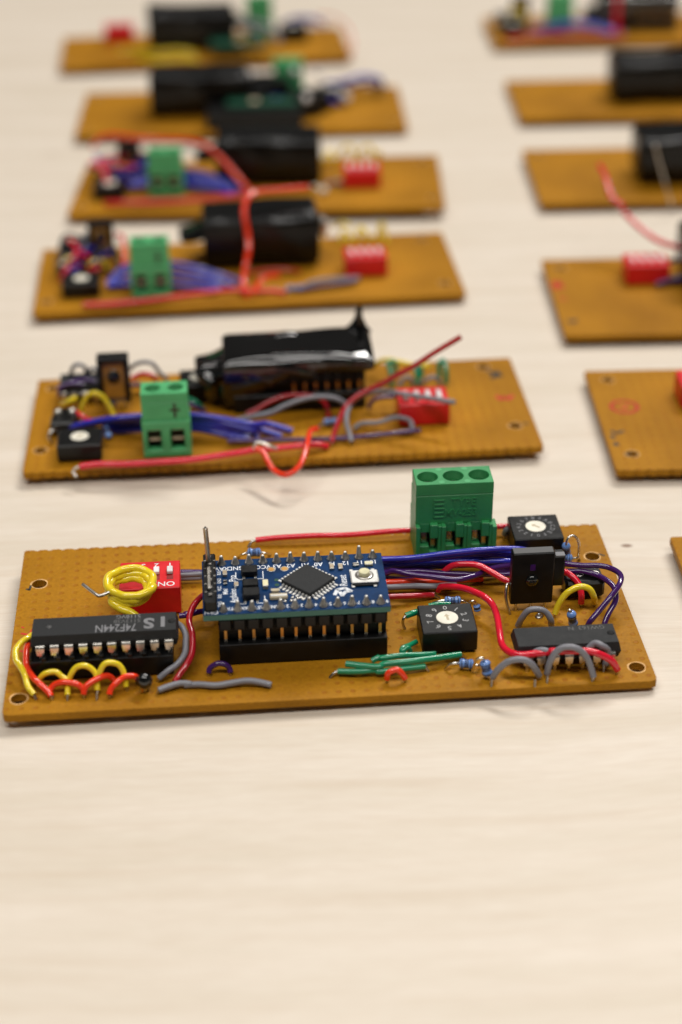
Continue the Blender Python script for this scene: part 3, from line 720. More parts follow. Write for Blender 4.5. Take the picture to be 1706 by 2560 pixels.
wire(A, [(29.40, 39.90, 2), (31.38, 39.72, 2), (35.04, 39.49, 2), (35.09, 39.48, 2), (42.00, 38.27, 2)], 'w_purple', .5)
wire(A, [(29.40, 38.91, 2), (31.37, 38.73, 2), (35.03, 38.59, 2), (35.08, 38.57, 2), (41.98, 37.52, 2)], 'w_grey', .5)
wire(A, [(29.36, 38.86, 1.2), (31.33, 38.69, 1.2), (34.99, 38.46, 1.2), (35.05, 38.68, 1.2), (41.96, 37.72, 1.2)], 'w_grey', .5)
wire(A, [(13.2, 19.9, .9), (14.2, 20.2, 2.0), (15.2, 20.1, .9)], 'w_yellow', .5)

# blue microcontroller module on its pin strips
MZ = 11.3
mx0, mx1, my0, my1 = 35.7, 69.3, 11.2, 28.9
mod = MB().box(mx0, mx1, my0, my1, MZ - 1.25, MZ - .1, 'pcbedge', .04).box(mx0, mx1, my0, my1, MZ - .1, MZ, 'pcb', .03)
def silk(txt, x, y, size, d='up'):
    mod.text(txt, (x, y, MZ + .02), *(((-1, 0, 0), (0, -1, 0)) if d == 'down' else ((0, 1, 0), (-1, 0, 0))), size, 'silk', 0, .02, .8)
pinx = [39.35 + 2.565 * i for i in range(12)]
for i, tx_ in enumerate(('RAW', 'GND', 'RST', 'VCC', 'A3', 'A2', 'A1', 'A0', '13', '12', '11', '10')):
    if i != 2: silk(tx_, pinx[i] + (0 if i else -.3), my1 - 2.9, 1.75, 'down')
for i, tx_ in enumerate(('TX', 'RX', 'RST', 'GND', '2', '3', '4', '5', '6', '7', '8', '9')):
    silk(tx_, pinx[i] + 1.25, my0 + 1.7, 1.3, 'down')
silk('Arduino', 41.3, 17.0, 1.7); silk('Pro', 41.3, 22.6, 1.8); silk('Mini', 39.9, 18.4, 1.3); silk('Reset', 61.5, 20.2, 2.0)
for y_, t_ in ((25, 'BLK'), (22.4, 'GND'), (19.9, 'VCC'), (17.4, 'RXI'), (14.9, 'TXO')): silk(t_, 38.85, y_ - .4, .95)
silk('GRN', 37.2, 12.0, 1.5, 'down')
def bracket(x0, x1, y0, y1, gap):
    for pts in (([(x0 + .5, y0), (x0, y0 + .5), (x0, y1)]), ([(x0 + .5, y0), (x0 + gap, y0)]), ([(x1 - gap, y0), (x1, y0)]), ([(x1, y0), (x1, y1)])): mod.ribbon(pts, .16, MZ + .025, 'silk')
bracket(41.9, 46.9, 22.1, 24.5, 1.5); bracket(42.0, 46.9, 14.2, 16.4, 1.5)
for cx, cy in ((48.5, 25.0), (50.95, 25.0)): mod.rev((cx, cy, MZ), (0, 0, 1), [(.82, .01), (.82, .04), (.5, .045)], 'tin', 24, False); mod.rev((cx, cy, MZ + .02), (0, 0, 1), [(.58, 0), (.58, .03)], 'gold', 20, False)
mod.ribbon([(59.6, 15.8), (60.2, 17.3), (61.6, 17.7), (62.6, 16.7), (61.6, 16.5), (60.9, 15.4), (60.6, 16.4)], .7, MZ + .022, 'silk')
for sx_, sy_ in ((49.3, 21.4), (49.3, 19.8)): mod.rev((sx_, sy_, MZ), (0, 0, 1), [(.45, .005), (.45, .03)], 'pcbg', 12, False)
module = A.part('microcontroller_board', mod, None, 'small blue microcontroller board with white lettering')
# processor, turned 45 degrees
R45 = Matrix.Translation((55.0, 19.75, 0)) @ Matrix.Rotation(math.radians(45), 4, 'Z')
A.part('processor', MB().box(-3.5, 3.5, -3.5, 3.5, MZ + .15, MZ + 1.15, 'chip', .12, R45), module)
for side in range(4):
    Rs = R45 @ Matrix.Rotation(math.radians(90 * side), 4, 'Z')
    for k in range(8):
        u = (k - 3.5) * .8
        A.part('pin', MB().box(u - .24, u + .24, -4.75, -3.9, MZ + .03, MZ + .24, 'silver', .06, Rs).box(u - .2, u + .2, -3.95, -3.46, MZ + .15, MZ + .62, 'silver', .1, Rs), module)
# reset button
rb = A.part('reset_button', MB().box(63.0, 67.7, 17.8, 22.3, MZ + .05, MZ + .55, 'chip', .15).box(62.8, 67.9, 18.1, 22.0, MZ + .5, MZ + 1.0, 'silver', .35).rev((65.35, 20.2, MZ + 1.0), (0, 0, 1), [(1.75, 0), (1.5, .2), (1.3, .2)], 'lead', 24), module)
A.part('button_cap', MB().rev((65.35, 20.2, MZ + 1.1), (0, 0, 1), [(1.02, 0), (1.02, .75), (.9, .85)], 'cream', 24, False), rb)
for cx in (62.9, 66.9):
    for cy in (17.5, 22.4): A.part('solder_pad', MB().box(cx - .1, cx + .6, cy, cy + .9, MZ + .02, MZ + .35, 'silver', .12), module)
# regulators and small parts
def sot(x, y, w, d, h, lab):
    o = A.part(lab, MB().box(x, x + w, y, y + d, MZ + .1, MZ + h, 'black', .2), module)
    for q in (.15, .85): A.part('pin', MB().box(x + w * q - .25, x + w * q + .25, y - .6, y + .05, MZ + .03, MZ + .35, 'tin', .05).box(x + w * q - .25, x + w * q + .25, y + d - .05, y + d + .6, MZ + .03, MZ + .35, 'tin', .05), module)
sot(42.9, 22.6, 3.0, 2.2, 1.5, 'regulator'); sot(43.0, 18.4, 2.9, 2.0, 1.4, 'transistor'); sot(42.9, 14.9, 3.1, 2.4, 1.6, 'regulator')
def smd(x, y, w, d, h, mt='ceramic', vert=True):
    mb = MB().box(x - w / 2, x + w / 2, y - d / 2, y + d / 2, MZ + .03, MZ + h, mt, .05)
    e = .28
    if vert:
        for s_ in (-1, 1): mb.box(x - w / 2 - .02, x + w / 2 + .02, y + s_ * (d / 2 - e / 2) - e / 2, y + s_ * (d / 2 - e / 2) + e / 2, MZ + .02, MZ + h + .02, 'tin', .05)
    else:
        for s_ in (-1, 1): mb.box(x + s_ * (w / 2 - e / 2) - e / 2, x + s_ * (w / 2 - e / 2) + e / 2, y - d / 2 - .02, y + d / 2 + .02, MZ + .02, MZ + h + .02, 'tin', .05)
    A.part('capacitor', mb, module)
for a_ in ((39.9, 24.0, .8, 1.6, .6, 'ceramic'), (41.9, 20.0, .8, 1.4, .6, 'ceramic'), (47.2, 19.6, 1.0, 2.2, .8, 'cream'), (59.7, 24.5, .8, 1.7, .5, 'ceramic'), (61.3, 24.4, .8, 1.7, .5, 'ceramic'), (66.6, 25.0, 1.5, 1.2, .5, 'cream'), (64.2, 24.9, 1.1, .9, .4, 'black'), (39.9, 21.0, .7, 1.2, .45, 'black')): smd(*a_)
A.part('resonator', MB().box(47.8, 51.0, 14.9, 16.2, MZ + .03, MZ + .7, 'dialdark', .1).box(47.9, 50.9, 15.1, 15.6, MZ + .68, MZ + .85, 'silver', .1), module)
smd(48.9, 17.6, 1.7, .8, .5, 'dialdark', False)
for cx, cy in ((51.9, 15.3), (52.8, 15.0), (46.9, 14.8), (53.6, 14.9), (50.5, 14.2), (51.6, 14.3)): A.part('solder_pad', MB().ball((cx, cy, MZ + .1), .35, .3, .3, 'tin', 6), module)
# soldered pin tips along both long edges
for yy in (my0 + 1.3, my1 - 1.3):
    for i, x in enumerate(pinx):
        h = random.uniform(1.3, 1.75) + (1.1 if (i == 10 and yy > 20) else 0)
        A.part('soldered_pin', MB().rev((x, yy, MZ - .02), (0, 0, 1), [(.95, 0), (.8, .25), (.5, .8), (.32, h), (.2, h + .12)], 'solder', 12).ball((x, yy, MZ + h + .05), .3, .3, .22, 'silver', 6), module)
pin_strip(A, 38.3, my0 + 1.3, 12, 4.5, MZ - 1.27)
pin_strip(A, 38.3, my1 - 1.3, 12, 4.5, MZ - 1.27)
# programming header across the left end
hd = A.part('pin_header', MB().box(36.0, 38.3, 12.0, 27.8, MZ, MZ + 2.4, 'black', .25), module)
for i in range(6): A.part('pin', MB().box(36.9, 37.5, 13.6 + 2.54 * i, 14.2 + 2.54 * i, MZ + 2.4, MZ + 2.55 + (.0 if i else .2), 'lead', 0), hd)
for i in range(5):
    for s_ in (-.85, .85): A.part('notch', MB().box(37.2 + s_ - .2, 37.2 + s_ + .2, 15.0 + 2.54 * i, 15.25 + 2.54 * i, MZ + 2.35, MZ + 2.45, 'tin', 0), hd)
A.part('pin', MB().tube([(37.0, 25.0, MZ + 2.2), (36.95, 25.1, MZ + 5), (36.75, 25.2, MZ + 9.6)], .44, 'lead', 4, sub=4).tube([(36.75, 25.2, MZ + 9.5), (36.74, 25.2, MZ + 9.9)], .3, 'tin', 4, rad=lambda t: 1 - .6 * t), hd, 'tall bent-up header pin')
A.part('pin', MB().box(36.72, 37.32, 15.6, 22.6, MZ + 2.45, MZ + 2.95, 'tin', .1), hd)

# green three-way terminal
terminal3(A, 77.6, 43.4)
# rotary switches
rotary(A, 97.0, 40.9, 5.0, 9.9, 8.9, hexa=True, faint=True, tick=140)
rotary(A, 75.2, 11.2, 4.9, 10.1, 9.1, tick=95)
# right chip without pins socketed
dip_chip(A, 91.4, 5.3, 7, 4.9, 6.5, notch=1, L_=19.1, pins_back=False, lines=(('GW163', 106.0, 10.5, 1.5, -1, 'dimmark_lit_top', .0), ('N', 102.2, 10.5, 1.5, -1, 'dimmark_lit_top', .0)), label='fourteen-pin black chip with worn lettering and a notch at its right end')
# upright sensor
opto(A, 93.3, 22.8, 8.0, 1.9, 13.3)
wire(A, [(93.6, 26.6, 4.5), (92.6, 24.6, 5.2), (92.5, 23.6, 3), (93.3, 22.8, -.05)], 'lead', .28, name='bare_lead')
machine_socket(A, 104.4, 26.0, 4.2, 2, 7.6, 5.4)

# wires between module and right side
BW = (
 [(67.50, 36.97, 4.5), (70.34, 36.21, 5), (75.85, 34.75, 6), (82.12, 34.12, 7), (88.17, 34.03, 7.6), (93.76, 34.25, 7.4), (97.83, 34.94, 6.4), (100.03, 38.47, 3)],
 [(67.52, 37.13, 4), (70.37, 36.47, 4.4), (77.34, 35.44, 5), (85.55, 34.70, 6), (91.22, 35.38, 6), (95.56, 36.03, 5), (99.98, 39.50, 2)],
 [(67.53, 37.24, 3), (70.42, 36.78, 3.2), (76.06, 36.18, 3.6), (82.94, 35.47, 4), (89.82, 34.87, 4.2), (95.28, 34.89, 4), (99.14, 37.77, 1.5)],
 [(67.69, 38.90, 2.4), (71.01, 38.46, 2.6), (78.49, 37.70, 3), (85.98, 37.14, 3.6), (91.50, 36.65, 4), (95.65, 37.01, 3.6), (99.40, 39.29, 1.5)],
 [(67.76, 39.60, 1.6), (72.14, 38.41, 1.8), (80.46, 37.52, 2), (88.72, 36.39, 2.4), (95.65, 36.55, 2), (99.12, 37.51, 1)],
 [(72.01, 37.35, 3.6), (78.92, 36.79, 3.8), (86.37, 36.18, 4.6), (91.86, 35.69, 5.2), (95.46, 36.10, 4.4), (99.25, 38.54, 2)])
for p in BW: wire(A, p, 'w_blue', .56)
for p in (
 [(67.89, 35.09, 2.4), (70.98, 34.12, 3.2), (72.43, 33.53, 4), (75.54, 31.81, 4.2), (79.48, 30.28, 4.2), (83.72, 29.12, 4.2), (87.44, 30.07, 4.2), (90.73, 31.82, 4.4), (94.78, 32.81, 4.4), (98.86, 33.72, 4), (102.01, 32.78, 4.6), (104.93, 30.67, 5.6), (107.96, 29.26, 6), (111.23, 28.40, 6.2), (113.36, 26.94, 6.4), (114.37, 24.36, 6.6), (113.55, 21.70, 6.4), (111.38, 19.12, 5.4), (109.13, 17.53, 3.6), (107.22, 16.47, 2), (106.88, 16.75, 0.8)],
 [(68.04, 36.69, 2), (73.21, 35.43, 2.6), (77.79, 34.22, 3), (81.82, 33.17, 3), (86.44, 32.46, 3), (90.85, 32.18, 3), (94.70, 31.94, 3), (99.21, 32.34, 3.4), (102.68, 31.72, 4), (104.85, 29.83, 4.4), (108.00, 29.04, 4.8), (110.55, 27.10, 5), (112.34, 24.54, 5), (113.10, 22.27, 4.6), (112.61, 20.08, 3.8), (111.27, 18.16, 2.6), (110.28, 17.05, 1.4), (109.96, 16.49, 0.8)],
 [(68.30, 36.36, 1.2), (74.45, 33.97, 1.5), (80.55, 33.79, 1.6), (86.10, 33.65, 1.8), (90.04, 33.95, 2.2), (93.56, 34.95, 2), (97.77, 36.30, 1.2)]):
    wire(A, p, 'w_purple', .55)
wire(A, [(67.14, 32.98, 1.8), (70.84, 32.70, 2), (75.66, 32.52, 2), (81.20, 32.44, 1.8), (86.01, 32.91, 1.4), (89.68, 33.99, 0.8)], 'w_orange', .6, None, 'down')
wire(A, [(66.96, 31.07, 2), (70.94, 30.97, 2), (75.73, 30.75, 2), (79.59, 30.70, 2), (84.20, 31.88, 1.2)], 'w_grey', .58, None, 'down')
wire(A, [(66.69, 28.28, 1.6), (70.93, 28.25, 1.6), (75.20, 28.46, 1.4), (79.54, 29.06, 1)], 'w_darkred', .56, None, [(80.69, 29.25, 0)])
wire(A, [(81.22, 34.53, 1), (81.78, 33.82, 2.6), (83.44, 33.15, 4.6), (85.81, 32.48, 5.4), (88.40, 31.34, 5.6), (90.88, 29.45, 5.2), (93.58, 27.31, 4.6), (97.12, 27.06, 4.4), (101.15, 28.26, 5), (104.24, 28.28, 5.4), (105.63, 27.09, 5), (106.80, 25.87, 4), (107.23, 24.44, 2.6), (107.14, 23.99, 0.8)], 'w_red', .62, 'down', 'down', label='red wire looping behind the upright black sensor')
wire(A, [(80.61, 30.67, 0.9), (81.15, 29.98, 2), (82.60, 28.71, 3), (85.07, 26.87, 3.6), (87.86, 23.73, 4), (89.47, 20.94, 3.8), (89.79, 17.01, 3.6), (89.44, 12.77, 3.4), (89.45, 9.03, 3.2), (90.33, 6.41, 3.2), (92.29, 5.09, 3.6), (94.78, 4.63, 4), (97.57, 4.49, 4.4), (97.43, 4.15, 4.8), (100.12, 3.80, 5), (103.90, 3.08, 5), (106.14, 2.55, 4.4), (108.19, 2.47, 3), (109.37, 2.58, 1)], 'w_red', .66, 'down', 'down', label='long red wire snaking round the rotary switch to the right chip')
wire(A, [(101.55, 21.03, 0.9), (102.25, 21.31, 3), (103.87, 21.85, 5), (106.03, 22.10, 6), (107.87, 21.97, 5.4), (109.01, 22.17, 3.6), (109.74, 24.13, 0.9)], 'w_yellow', .62, 'down', 'down')
for p in ([(93.98, 17.88, 0.8), (94.58, 17.18, 3), (95.75, 16.85, 4.8), (97.42, 16.95, 5), (98.86, 16.73, 4.2), (99.65, 16.40, 2.8), (100.14, 17.34, 0.8)],
          [(86.73, 2.33, 0.9), (87.87, 2.15, 3), (89.67, 1.76, 4.8), (91.69, 1.69, 5.2), (93.43, 1.46, 4), (95.12, 2.24, 0.9)],
          [(93.90, 5.79, 0.9), (94.01, 5.17, 3.2), (95.41, 4.95, 4.4), (96.87, 4.64, 4.2), (98.27, 6.34, 1.5)],
          [(96.63, 2.68, 0.9), (96.92, 2.56, 3.8), (98.22, 2.59, 6), (100.09, 2.48, 6.8), (102.09, 1.98, 6.2), (103.80, 1.69, 4), (104.74, 1.03, 0.9)],
          [(104.42, 5.30, 4), (105.51, 5.27, 5), (106.78, 4.69, 5), (107.86, 4.85, 3.4), (107.65, 4.53, 0.8)]):
    wire(A, p, 'w_grey', .6, 'down', 'down')
wire(A, [(96.45, 49.01, 1.2), (96.70, 48.70, 2.4), (98.06, 48.71, 3)], 'w_grey', .55, 'down')
# red wire along the back edge, through behind the terminal
wire(A, [(46.35, 51.39, 1.1), (50.91, 51.17, 1.5), (57.91, 51.05, 1.6), (64.95, 51.09, 1.6), (73.77, 51.15, 1.8), (79.08, 51.18, 1.8), (87.92, 51.07, 1.8), (98.58, 50.96, 1.8)], 'w_red', .58, [(45.46, 51.12, 0.8), (44.80, 50.64, 0)], None, label='straight red wire along the back edge behind the terminal')
# green wires
wire(A, [(59.35, 6.44, 1), (62.52, 5.90, 1.1), (66.12, 5.85, 1.1), (66.62, 5.63, 1.1), (70.79, 6.04, 1.1), (75.11, 6.53, 1)], 'w_green', .58, [(58.56, 6.14, 0.8), (57.79, 5.91, 0)], [(75.70, 6.31, 0)])
wire(A, [(60.84, 7.24, 2), (63.60, 6.44, 2), (66.63, 5.88, 2), (67.72, 6.38, 2), (71.90, 6.88, 2), (76.68, 7.77, 1.8), (81.96, 9.13, 1.3)], 'w_green', .6, None, [(83.01, 9.80, 0)])
wire(A, [(65.48, 7.30, 2.2), (66.82, 7.80, 2.6), (66.83, 7.82, 2.4), (71.05, 8.59, 2.2), (74.23, 9.03, 1.8), (77.39, 9.57, 1.4)], 'w_green', .55)
wire(A, [(74.32, 13.64, 1.4), (72.92, 12.32, 1.8), (71.49, 11.28, 2), (71.30, 10.25, 1.8), (72.41, 10.93, 2.2), (72.92, 11.11, 1.2)], 'w_green', .5)
wire(A, [(76.60, 22.12, 2.4), (74.60, 20.78, 2.8), (73.10, 20.27, 2.6)], 'w_green', .62, None, [(72.63, 19.81, 2.2), (72.60, 19.90, 1), (73.01, 19.80, 0)])
wire(A, [(77.93, 24.09, 2), (79.56, 24.13, 2.2), (82.08, 24.59, 1.8)], 'w_green', .45)
wire(A, [(67.91, 3.71, 0.8), (68.27, 3.78, 2), (69.50, 3.88, 2.6), (70.55, 3.58, 2), (71.15, 3.51, 0.8)], 'w_orange', .56, 'down', 'down')
# resistors
resistor(A, (81.05, 25.48, 2), (84.30, 25.34, 2), [(80.00, 25.34, 2), (78.86, 25.88, 1.2), (78.44, 26.70, 0)], [(84.84, 25.20, 1.8), (85.55, 25.73, 0.9), (85.93, 26.29, 0)])
resistor(A, (107.45, 40.25, 1.6), (106.59, 37.68, 5.4), None, [(106.93, 37.95, 6.6), (107.73, 38.30, 7), (108.72, 38.37, 6.4), (109.44, 38.58, 4.4), (109.57, 39.32, 0.9)])
resistor(A, (105.50, 38.30, 2.2), (108.06, 37.45, 2.2), None, [(109.28, 38.17, 1.8), (110.19, 40.65, 0)])
resistor(A, (104.27, 16.84, 0.9), (103.30, 15.77, 4.8), None, [(103.02, 16.25, 5), (103.30, 18.28, 3)], .9)
resistor(A, (81.26, 6.58, 1.3), (83.93, 6.00, 1.3), [(80.23, 6.13, 1.6), (79.37, 6.37, 1), (78.78, 6.56, 0)], [(84.59, 5.73, 1.2), (85.27, 6.58, 0.4)], .95)
resistor(A, (86.08, 3.41, 0.6), (85.38, 3.84, 3.6), None, [(84.99, 3.52, 4.4), (84.17, 3.69, 4.2), (83.72, 4.54, 2.4), (83.48, 5.42, 0)], 1.0)
resistor(A, (87.14, 23.22, 0.9), (86.91, 23.25, 2.2), None, [(86.47, 23.22, 3), (85.81, 23.37, 3), (85.79, 25.57, 1)], .7)
resistor(A, (44.42, 45.48, 2), (47.24, 45.39, 2), [(43.46, 44.78, 2), (42.62, 47.16, 0)], [(48.13, 45.10, 1.8), (49.09, 47.38, 0)], .95)
for p in ((86.32, 0.92, 0), (94.01, 0.25, 0), (96.39, 1.06, 0), (104.51, 0.92, 0), (107.14, 3.54, 0), (8.51, 3.72, 0), (11.20, 3.48, 0), (16.37, 3.04, 0), (18.81, 3.74, 0)): 
    A.part('bare_lead', MB().tube([(p[0], p[1], -.05), (p[0] + .1, p[1] + .5, 1.2)], .24, 'lead', 6))
fillet(A, *(98.56, 21.48, 0)[:2]); fillet(A, *(98.84, 21.93, 0)[:2])

# ================================================================== board B: second in the left row
B = Board(-69.71, 333.12, 3.90, 47.53, 115.47, 0.18, 0.14, 'board behind the sharp one, with a long red wire slanting up like an antenna')
BM = [([(109.0, 40.5), (110.5, 38.5), (109.2, 36.5), (111.6, 37.4), (111.0, 39.8)], 1., 'ink'), ([(109.0, 26.5), (109.6, 24.6), (110.6, 26.0), (111.4, 24.4), (112.6, 26.4)], 1., 'redink'), ([(112.8, 12.0), (114.0, 11.6)], .6, 'ink')]
substrate(B, ((3.2, 10.5), (4.0, 42.5), (110.8, 11.0), (108.2, 42.8)), False, True, BM)
rotary(B, 7.6, 3.7, 4.3, 9.8, 8.6, digits=False, tick=60)
machine_socket(B, 5.2, 16.5, 3.6, 0, 5.6, 4.6)
ball_pins(B, 5.6, 20.0, 5.6, 3.6)
dip_chip(B, 6.0, 33.0, 5, 5.0, 7.0, L_=12.5, pins_back=False)
terminal2(B, 26.8, 4.4, 15.6, True)
opto(B, 15.9, 28.6, 7.3, 2.0, 13.4, front=False)
dip_switch(B, 84.4, 13.0, 5.6, 11.6, 8.8, False, True, on=(1, 1, 1, 1), text=False, lab='red switch block with raised white levers')
wrapped_module(B, 45.6, 23.5, 33.6, 17.3, 11.4, 2.3, seed=3, creases=(
    ([(48.5, 27.2, 11.5), (56, 26.8, 11.8), (65, 25.8, 11.9), (72.7, 24.9, 11.8), (76.4, 24.6, 11.6)], 2.4),
    ([(48.8, 27.6, 11.4), (55, 25.6, 11.6), (61, 24.6, 10.8), (65.8, 24.4, 9.2)], 2.1),
    ([(47.6, 26.5, 11.6), (49.6, 24.8, 10.2), (51.9, 24.6, 8.0)], 1.8), ([(53.0, 24.9, 10.4), (54.6, 24.6, 8.8), (56.1, 24.4, 6.8)], 1.8),
    ([(39.6, 27.0, 9.4), (41, 25.0, 9.0), (42.6, 23.4, 8.2)], 1.6), ([(39.8, 28.4, 9.8), (42.5, 28.6, 9.9), (45.0, 28.6, 10.2)], 1.5),
    ([(52.5, 37.6, 10.4), (60, 37.8, 10.8), (67.5, 37.6, 10.4)], 3.2)))  # broad bump added on top to catch the lamp as a bright patch
rotary(B, 34.5, 30.0, 5.0, 9.0, 8.6, digits=False)
wire(B, [(11.52, 26.16, 0.8), (12.01, 26.05, 3), (13.37, 26.16, 5.4), (15.11, 25.74, 6.2), (16.89, 25.58, 5.4), (18.18, 25.02, 3.4), (19.23, 24.11, 0.8)], 'w_yellow', .62)
wire(B, [(7.12, 29.09, 2), (8.90, 26.71, 4), (10.74, 27.56, 4.4)], 'w_yellow', .6)
wire(B, [(10.41, 23.91, 3), (11.78, 21.19, 3), (13.37, 20.60, 2.2), (14.84, 21.72, 1)], 'w_red', .56)
wire(B, [(23.09, 39.24, 3), (25.28, 39.36, 4), (27.84, 38.58, 4), (28.95, 40.19, 2)], 'w_red', .62)
for x_, y_, u_ in ((400, 440, 0), (490, 460, 30)):
    wire(B, [(8.48, 40.76, 4), (9.52, 38.73, 7), (10.90, 38.23, 8), (12.27, 38.42, 7), (12.29, 40.82, 4)] if u_ == 0 else [(12.32, 40.32, 4), (13.40, 39.24, 6), (14.73, 38.63, 6.4), (15.49, 40.46, 4)], 'w_grey', .5)
wire(B, [(22.25, 41.70, 4), (24.25, 38.87, 7), (26.46, 37.87, 8), (28.53, 37.52, 7.4), (30.05, 37.70, 5), (31.60, 37.79, 3)], 'w_grey', .5)
wire(B, [(6.01, 31.61, 5), (8.47, 32.98, 5.6), (11.71, 34.56, 5.6), (15.01, 34.47, 5)], 'w_purple', .5)
wire(B, [(6.21, 31.89, 3), (7.20, 32.44, 5), (9.31, 32.88, 5.6), (14.07, 34.72, 4)], 'w_purple', .5)
wire(B, [(22.26, 37.14, 2.4), (26.50, 36.66, 2.4), (36.66, 32.61, 2.4), (39.99, 31.61, 2)], 'w_purple', .55)
wire(B, [(35.86, 27.63, 3), (37.94, 25.51, 3), (39.69, 26.09, 1)], 'w_green', .55)
wire(B, [(35.87, 24.81, 3), (37.91, 23.99, 2.6), (40.30, 24.16, 1)], 'w_purple', .5)
for p in ([(9.01, 17.50, 1.5), (11.64, 16.32, 3), (16.65, 15.15, 4.4), (22.39, 13.97, 5.4), (30.44, 13.54, 5.8), (37.65, 13.14, 5.6), (44.43, 11.62, 5), (51.17, 10.18, 4), (54.15, 13.52, 2.4), (59.95, 11.85, 1)],
          [(12.22, 17.79, 1.4), (17.26, 16.96, 3), (23.03, 15.60, 4), (30.33, 14.81, 4.4), (37.60, 13.88, 4.6), (44.38, 11.64, 4), (50.31, 9.76, 3), (52.67, 11.41, 2), (57.40, 9.90, 0.8)],
          [(17.04, 18.55, 1.2), (22.08, 16.86, 2.6), (30.27, 15.06, 3.6), (37.55, 13.86, 3.8), (43.14, 11.93, 3.2), (47.89, 10.92, 2), (50.32, 10.82, 1.4), (52.35, 10.25, 0.8)],
          [(18.69, 17.42, 1), (24.47, 16.34, 2), (30.22, 15.03, 2.8), (37.50, 13.66, 3), (42.29, 12.08, 2.4), (47.06, 10.91, 1.6), (50.22, 9.92, 0.8)],
          [(19.51, 16.56, 0.8), (24.45, 15.38, 1.4), (30.17, 14.47, 2), (37.44, 13.67, 2), (41.45, 12.20, 1.8), (45.43, 10.81, 1.2), (49.40, 9.57, 0.8)]):
    wire(B, p, 'w_blue', .72)
wire(B, [(12.75, 0.00, 1), (17.10, -0.51, 1.6), (23.34, -0.85, 1.6), (30.36, -0.95, 1.6), (36.62, -1.00, 1.8), (42.11, -0.31, 2), (47.24, 0.82, 2), (51.21, 1.74, 2), (54.59, 1.98, 2), (60.95, 2.45, 2), (65.08, 3.35, 1.6), (67.46, 3.84, 0.8)], 'w_red', .74, [(11.63, -0.95, 1), (11.25, -1.79, 0.5), (11.96, -2.98, 0)], 'down')
wire(B, [(51.31, -1.47, 4), (52.89, -2.80, 3.6), (53.86, -5.48, 2.6), (54.86, -7.74, 2), (56.52, -9.96, 2), (58.48, -10.54, 2.4), (60.60, -8.36, 3), (62.03, -4.74, 4), (62.76, -0.20, 4.6), (63.63, 4.43, 4.6), (65.23, 6.23, 4.2)], 'w_orange', .64, None, [(66.09, 9.90, 3), (66.93, 14.08, 1.4)], label='orange-red wire looping over the front edge')
B.part('bare_lead', MB().tube([(50.97, 0.47, 3), (51.19, 0.47, 4), (52.16, 0.76, 4.4), (53.90, -0.21, 4), (55.99, 0.11, 3)], .36, 'tin', 8))
wire(B, [(68.39, 5.32, 0.9), (69.11, 7.48, 1.8), (70.46, 10.88, 3.6), (72.09, 13.69, 5.2), (74.55, 15.00, 7), (77.17, 15.53, 8.4), (80.41, 15.36, 10), (84.03, 14.41, 12.4), (88.18, 14.34, 15), (92.70, 13.86, 18), (98.37, 13.74, 21.5)], 'w_darkred', .62, 'down', label='red wire sticking up at a slant like an antenna')
wire(B, [(72.88, 5.32, 0.9), (72.49, 7.72, 2), (72.02, 10.20, 3.6), (72.64, 13.00, 5), (74.63, 16.10, 6.2), (77.78, 17.29, 7), (81.91, 16.54, 7.4), (86.35, 14.36, 7.6), (91.15, 11.72, 7.6), (96.59, 9.03, 7.6)], 'w_grey', .58, 'down')
wire(B, [(46.32, 16.59, 1.8), (51.01, 16.07, 3), (55.23, 15.89, 4), (59.03, 16.71, 5.2), (63.33, 18.09, 6), (67.57, 18.68, 6), (70.80, 18.16, 5.4), (72.66, 18.16, 4)], 'w_grey', .58)
wire(B, [(73.87, 11.74, 0.9), (75.88, 12.31, 1.8), (79.58, 12.02, 2), (83.34, 12.28, 2.8), (85.62, 11.82, 2.8), (86.83, 11.01, 2), (86.99, 9.48, 0.8)], 'w_grey', .56)
wire(B, [(45.19, 7.68, 1.4), (52.50, 7.28, 1.4), (61.62, 6.67, 1.3), (68.48, 6.52, 1.3), (75.39, 6.76, 1.3), (82.88, 7.94, 1.2), (88.76, 8.71, 1.2)], 'w_purple', .55)
wire(B, [(78.23, 21.89, 0.8), (78.85, 21.78, 2.4), (80.48, 21.30, 3.6), (84.36, 22.14, 3.4)], 'w_purple', .5)
wire(B, [(49.96, 20.64, 1.5), (52.57, 21.10, 2.6), (55.47, 21.66, 4), (58.81, 21.92, 5), (62.12, 22.19, 5), (65.43, 22.41, 4.4), (67.72, 21.80, 3), (68.65, 20.68, 1.4), (68.65, 18.91, 0.6)], 'w_darkred', .56)
wire(B, [(80.89, 41.38, 2), (82.32, 40.69, 3.6), (84.26, 40.26, 4.4), (88.05, 38.75, 4.2), (90.92, 37.97, 3.6), (94.41, 38.29, 3)], 'w_yellow', .55)
for p in ([(84.77, 33.19, 0.8), (84.76, 34.50, 3.4), (84.37, 36.43, 5.2), (85.79, 36.84, 5.2), (86.07, 36.35, 3)],
          [(90.93, 33.63, 0.8), (90.91, 34.37, 2.6), (90.64, 35.50, 3.8), (91.93, 36.05, 3.8), (92.18, 35.20, 1.6)],
          [(97.69, 32.87, 0.8), (97.83, 33.46, 3.2), (97.57, 35.42, 5.4), (96.21, 35.09, 5.2), (96.24, 33.90, 2)]): wire(B, p, 'w_green', .62)
wire(B, [(86.46, 33.00, 0.8), (87.49, 33.56, 2.2), (88.97, 33.68, 2.6), (89.96, 33.73, 0.8)], 'w_grey', .55)
wire(B, [(91.65, 33.54, 0.8), (93.23, 32.49, 2.4), (94.97, 32.78, 2.6), (96.49, 33.00, 0.8)], 'w_grey', .55)
resistor(B, (67.19, 14.57, 1.4), (70.41, 15.04, 1.4))
resistor(B, (17.43, 18.45, 1), (18.52, 13.44, 1), None, None, .8)
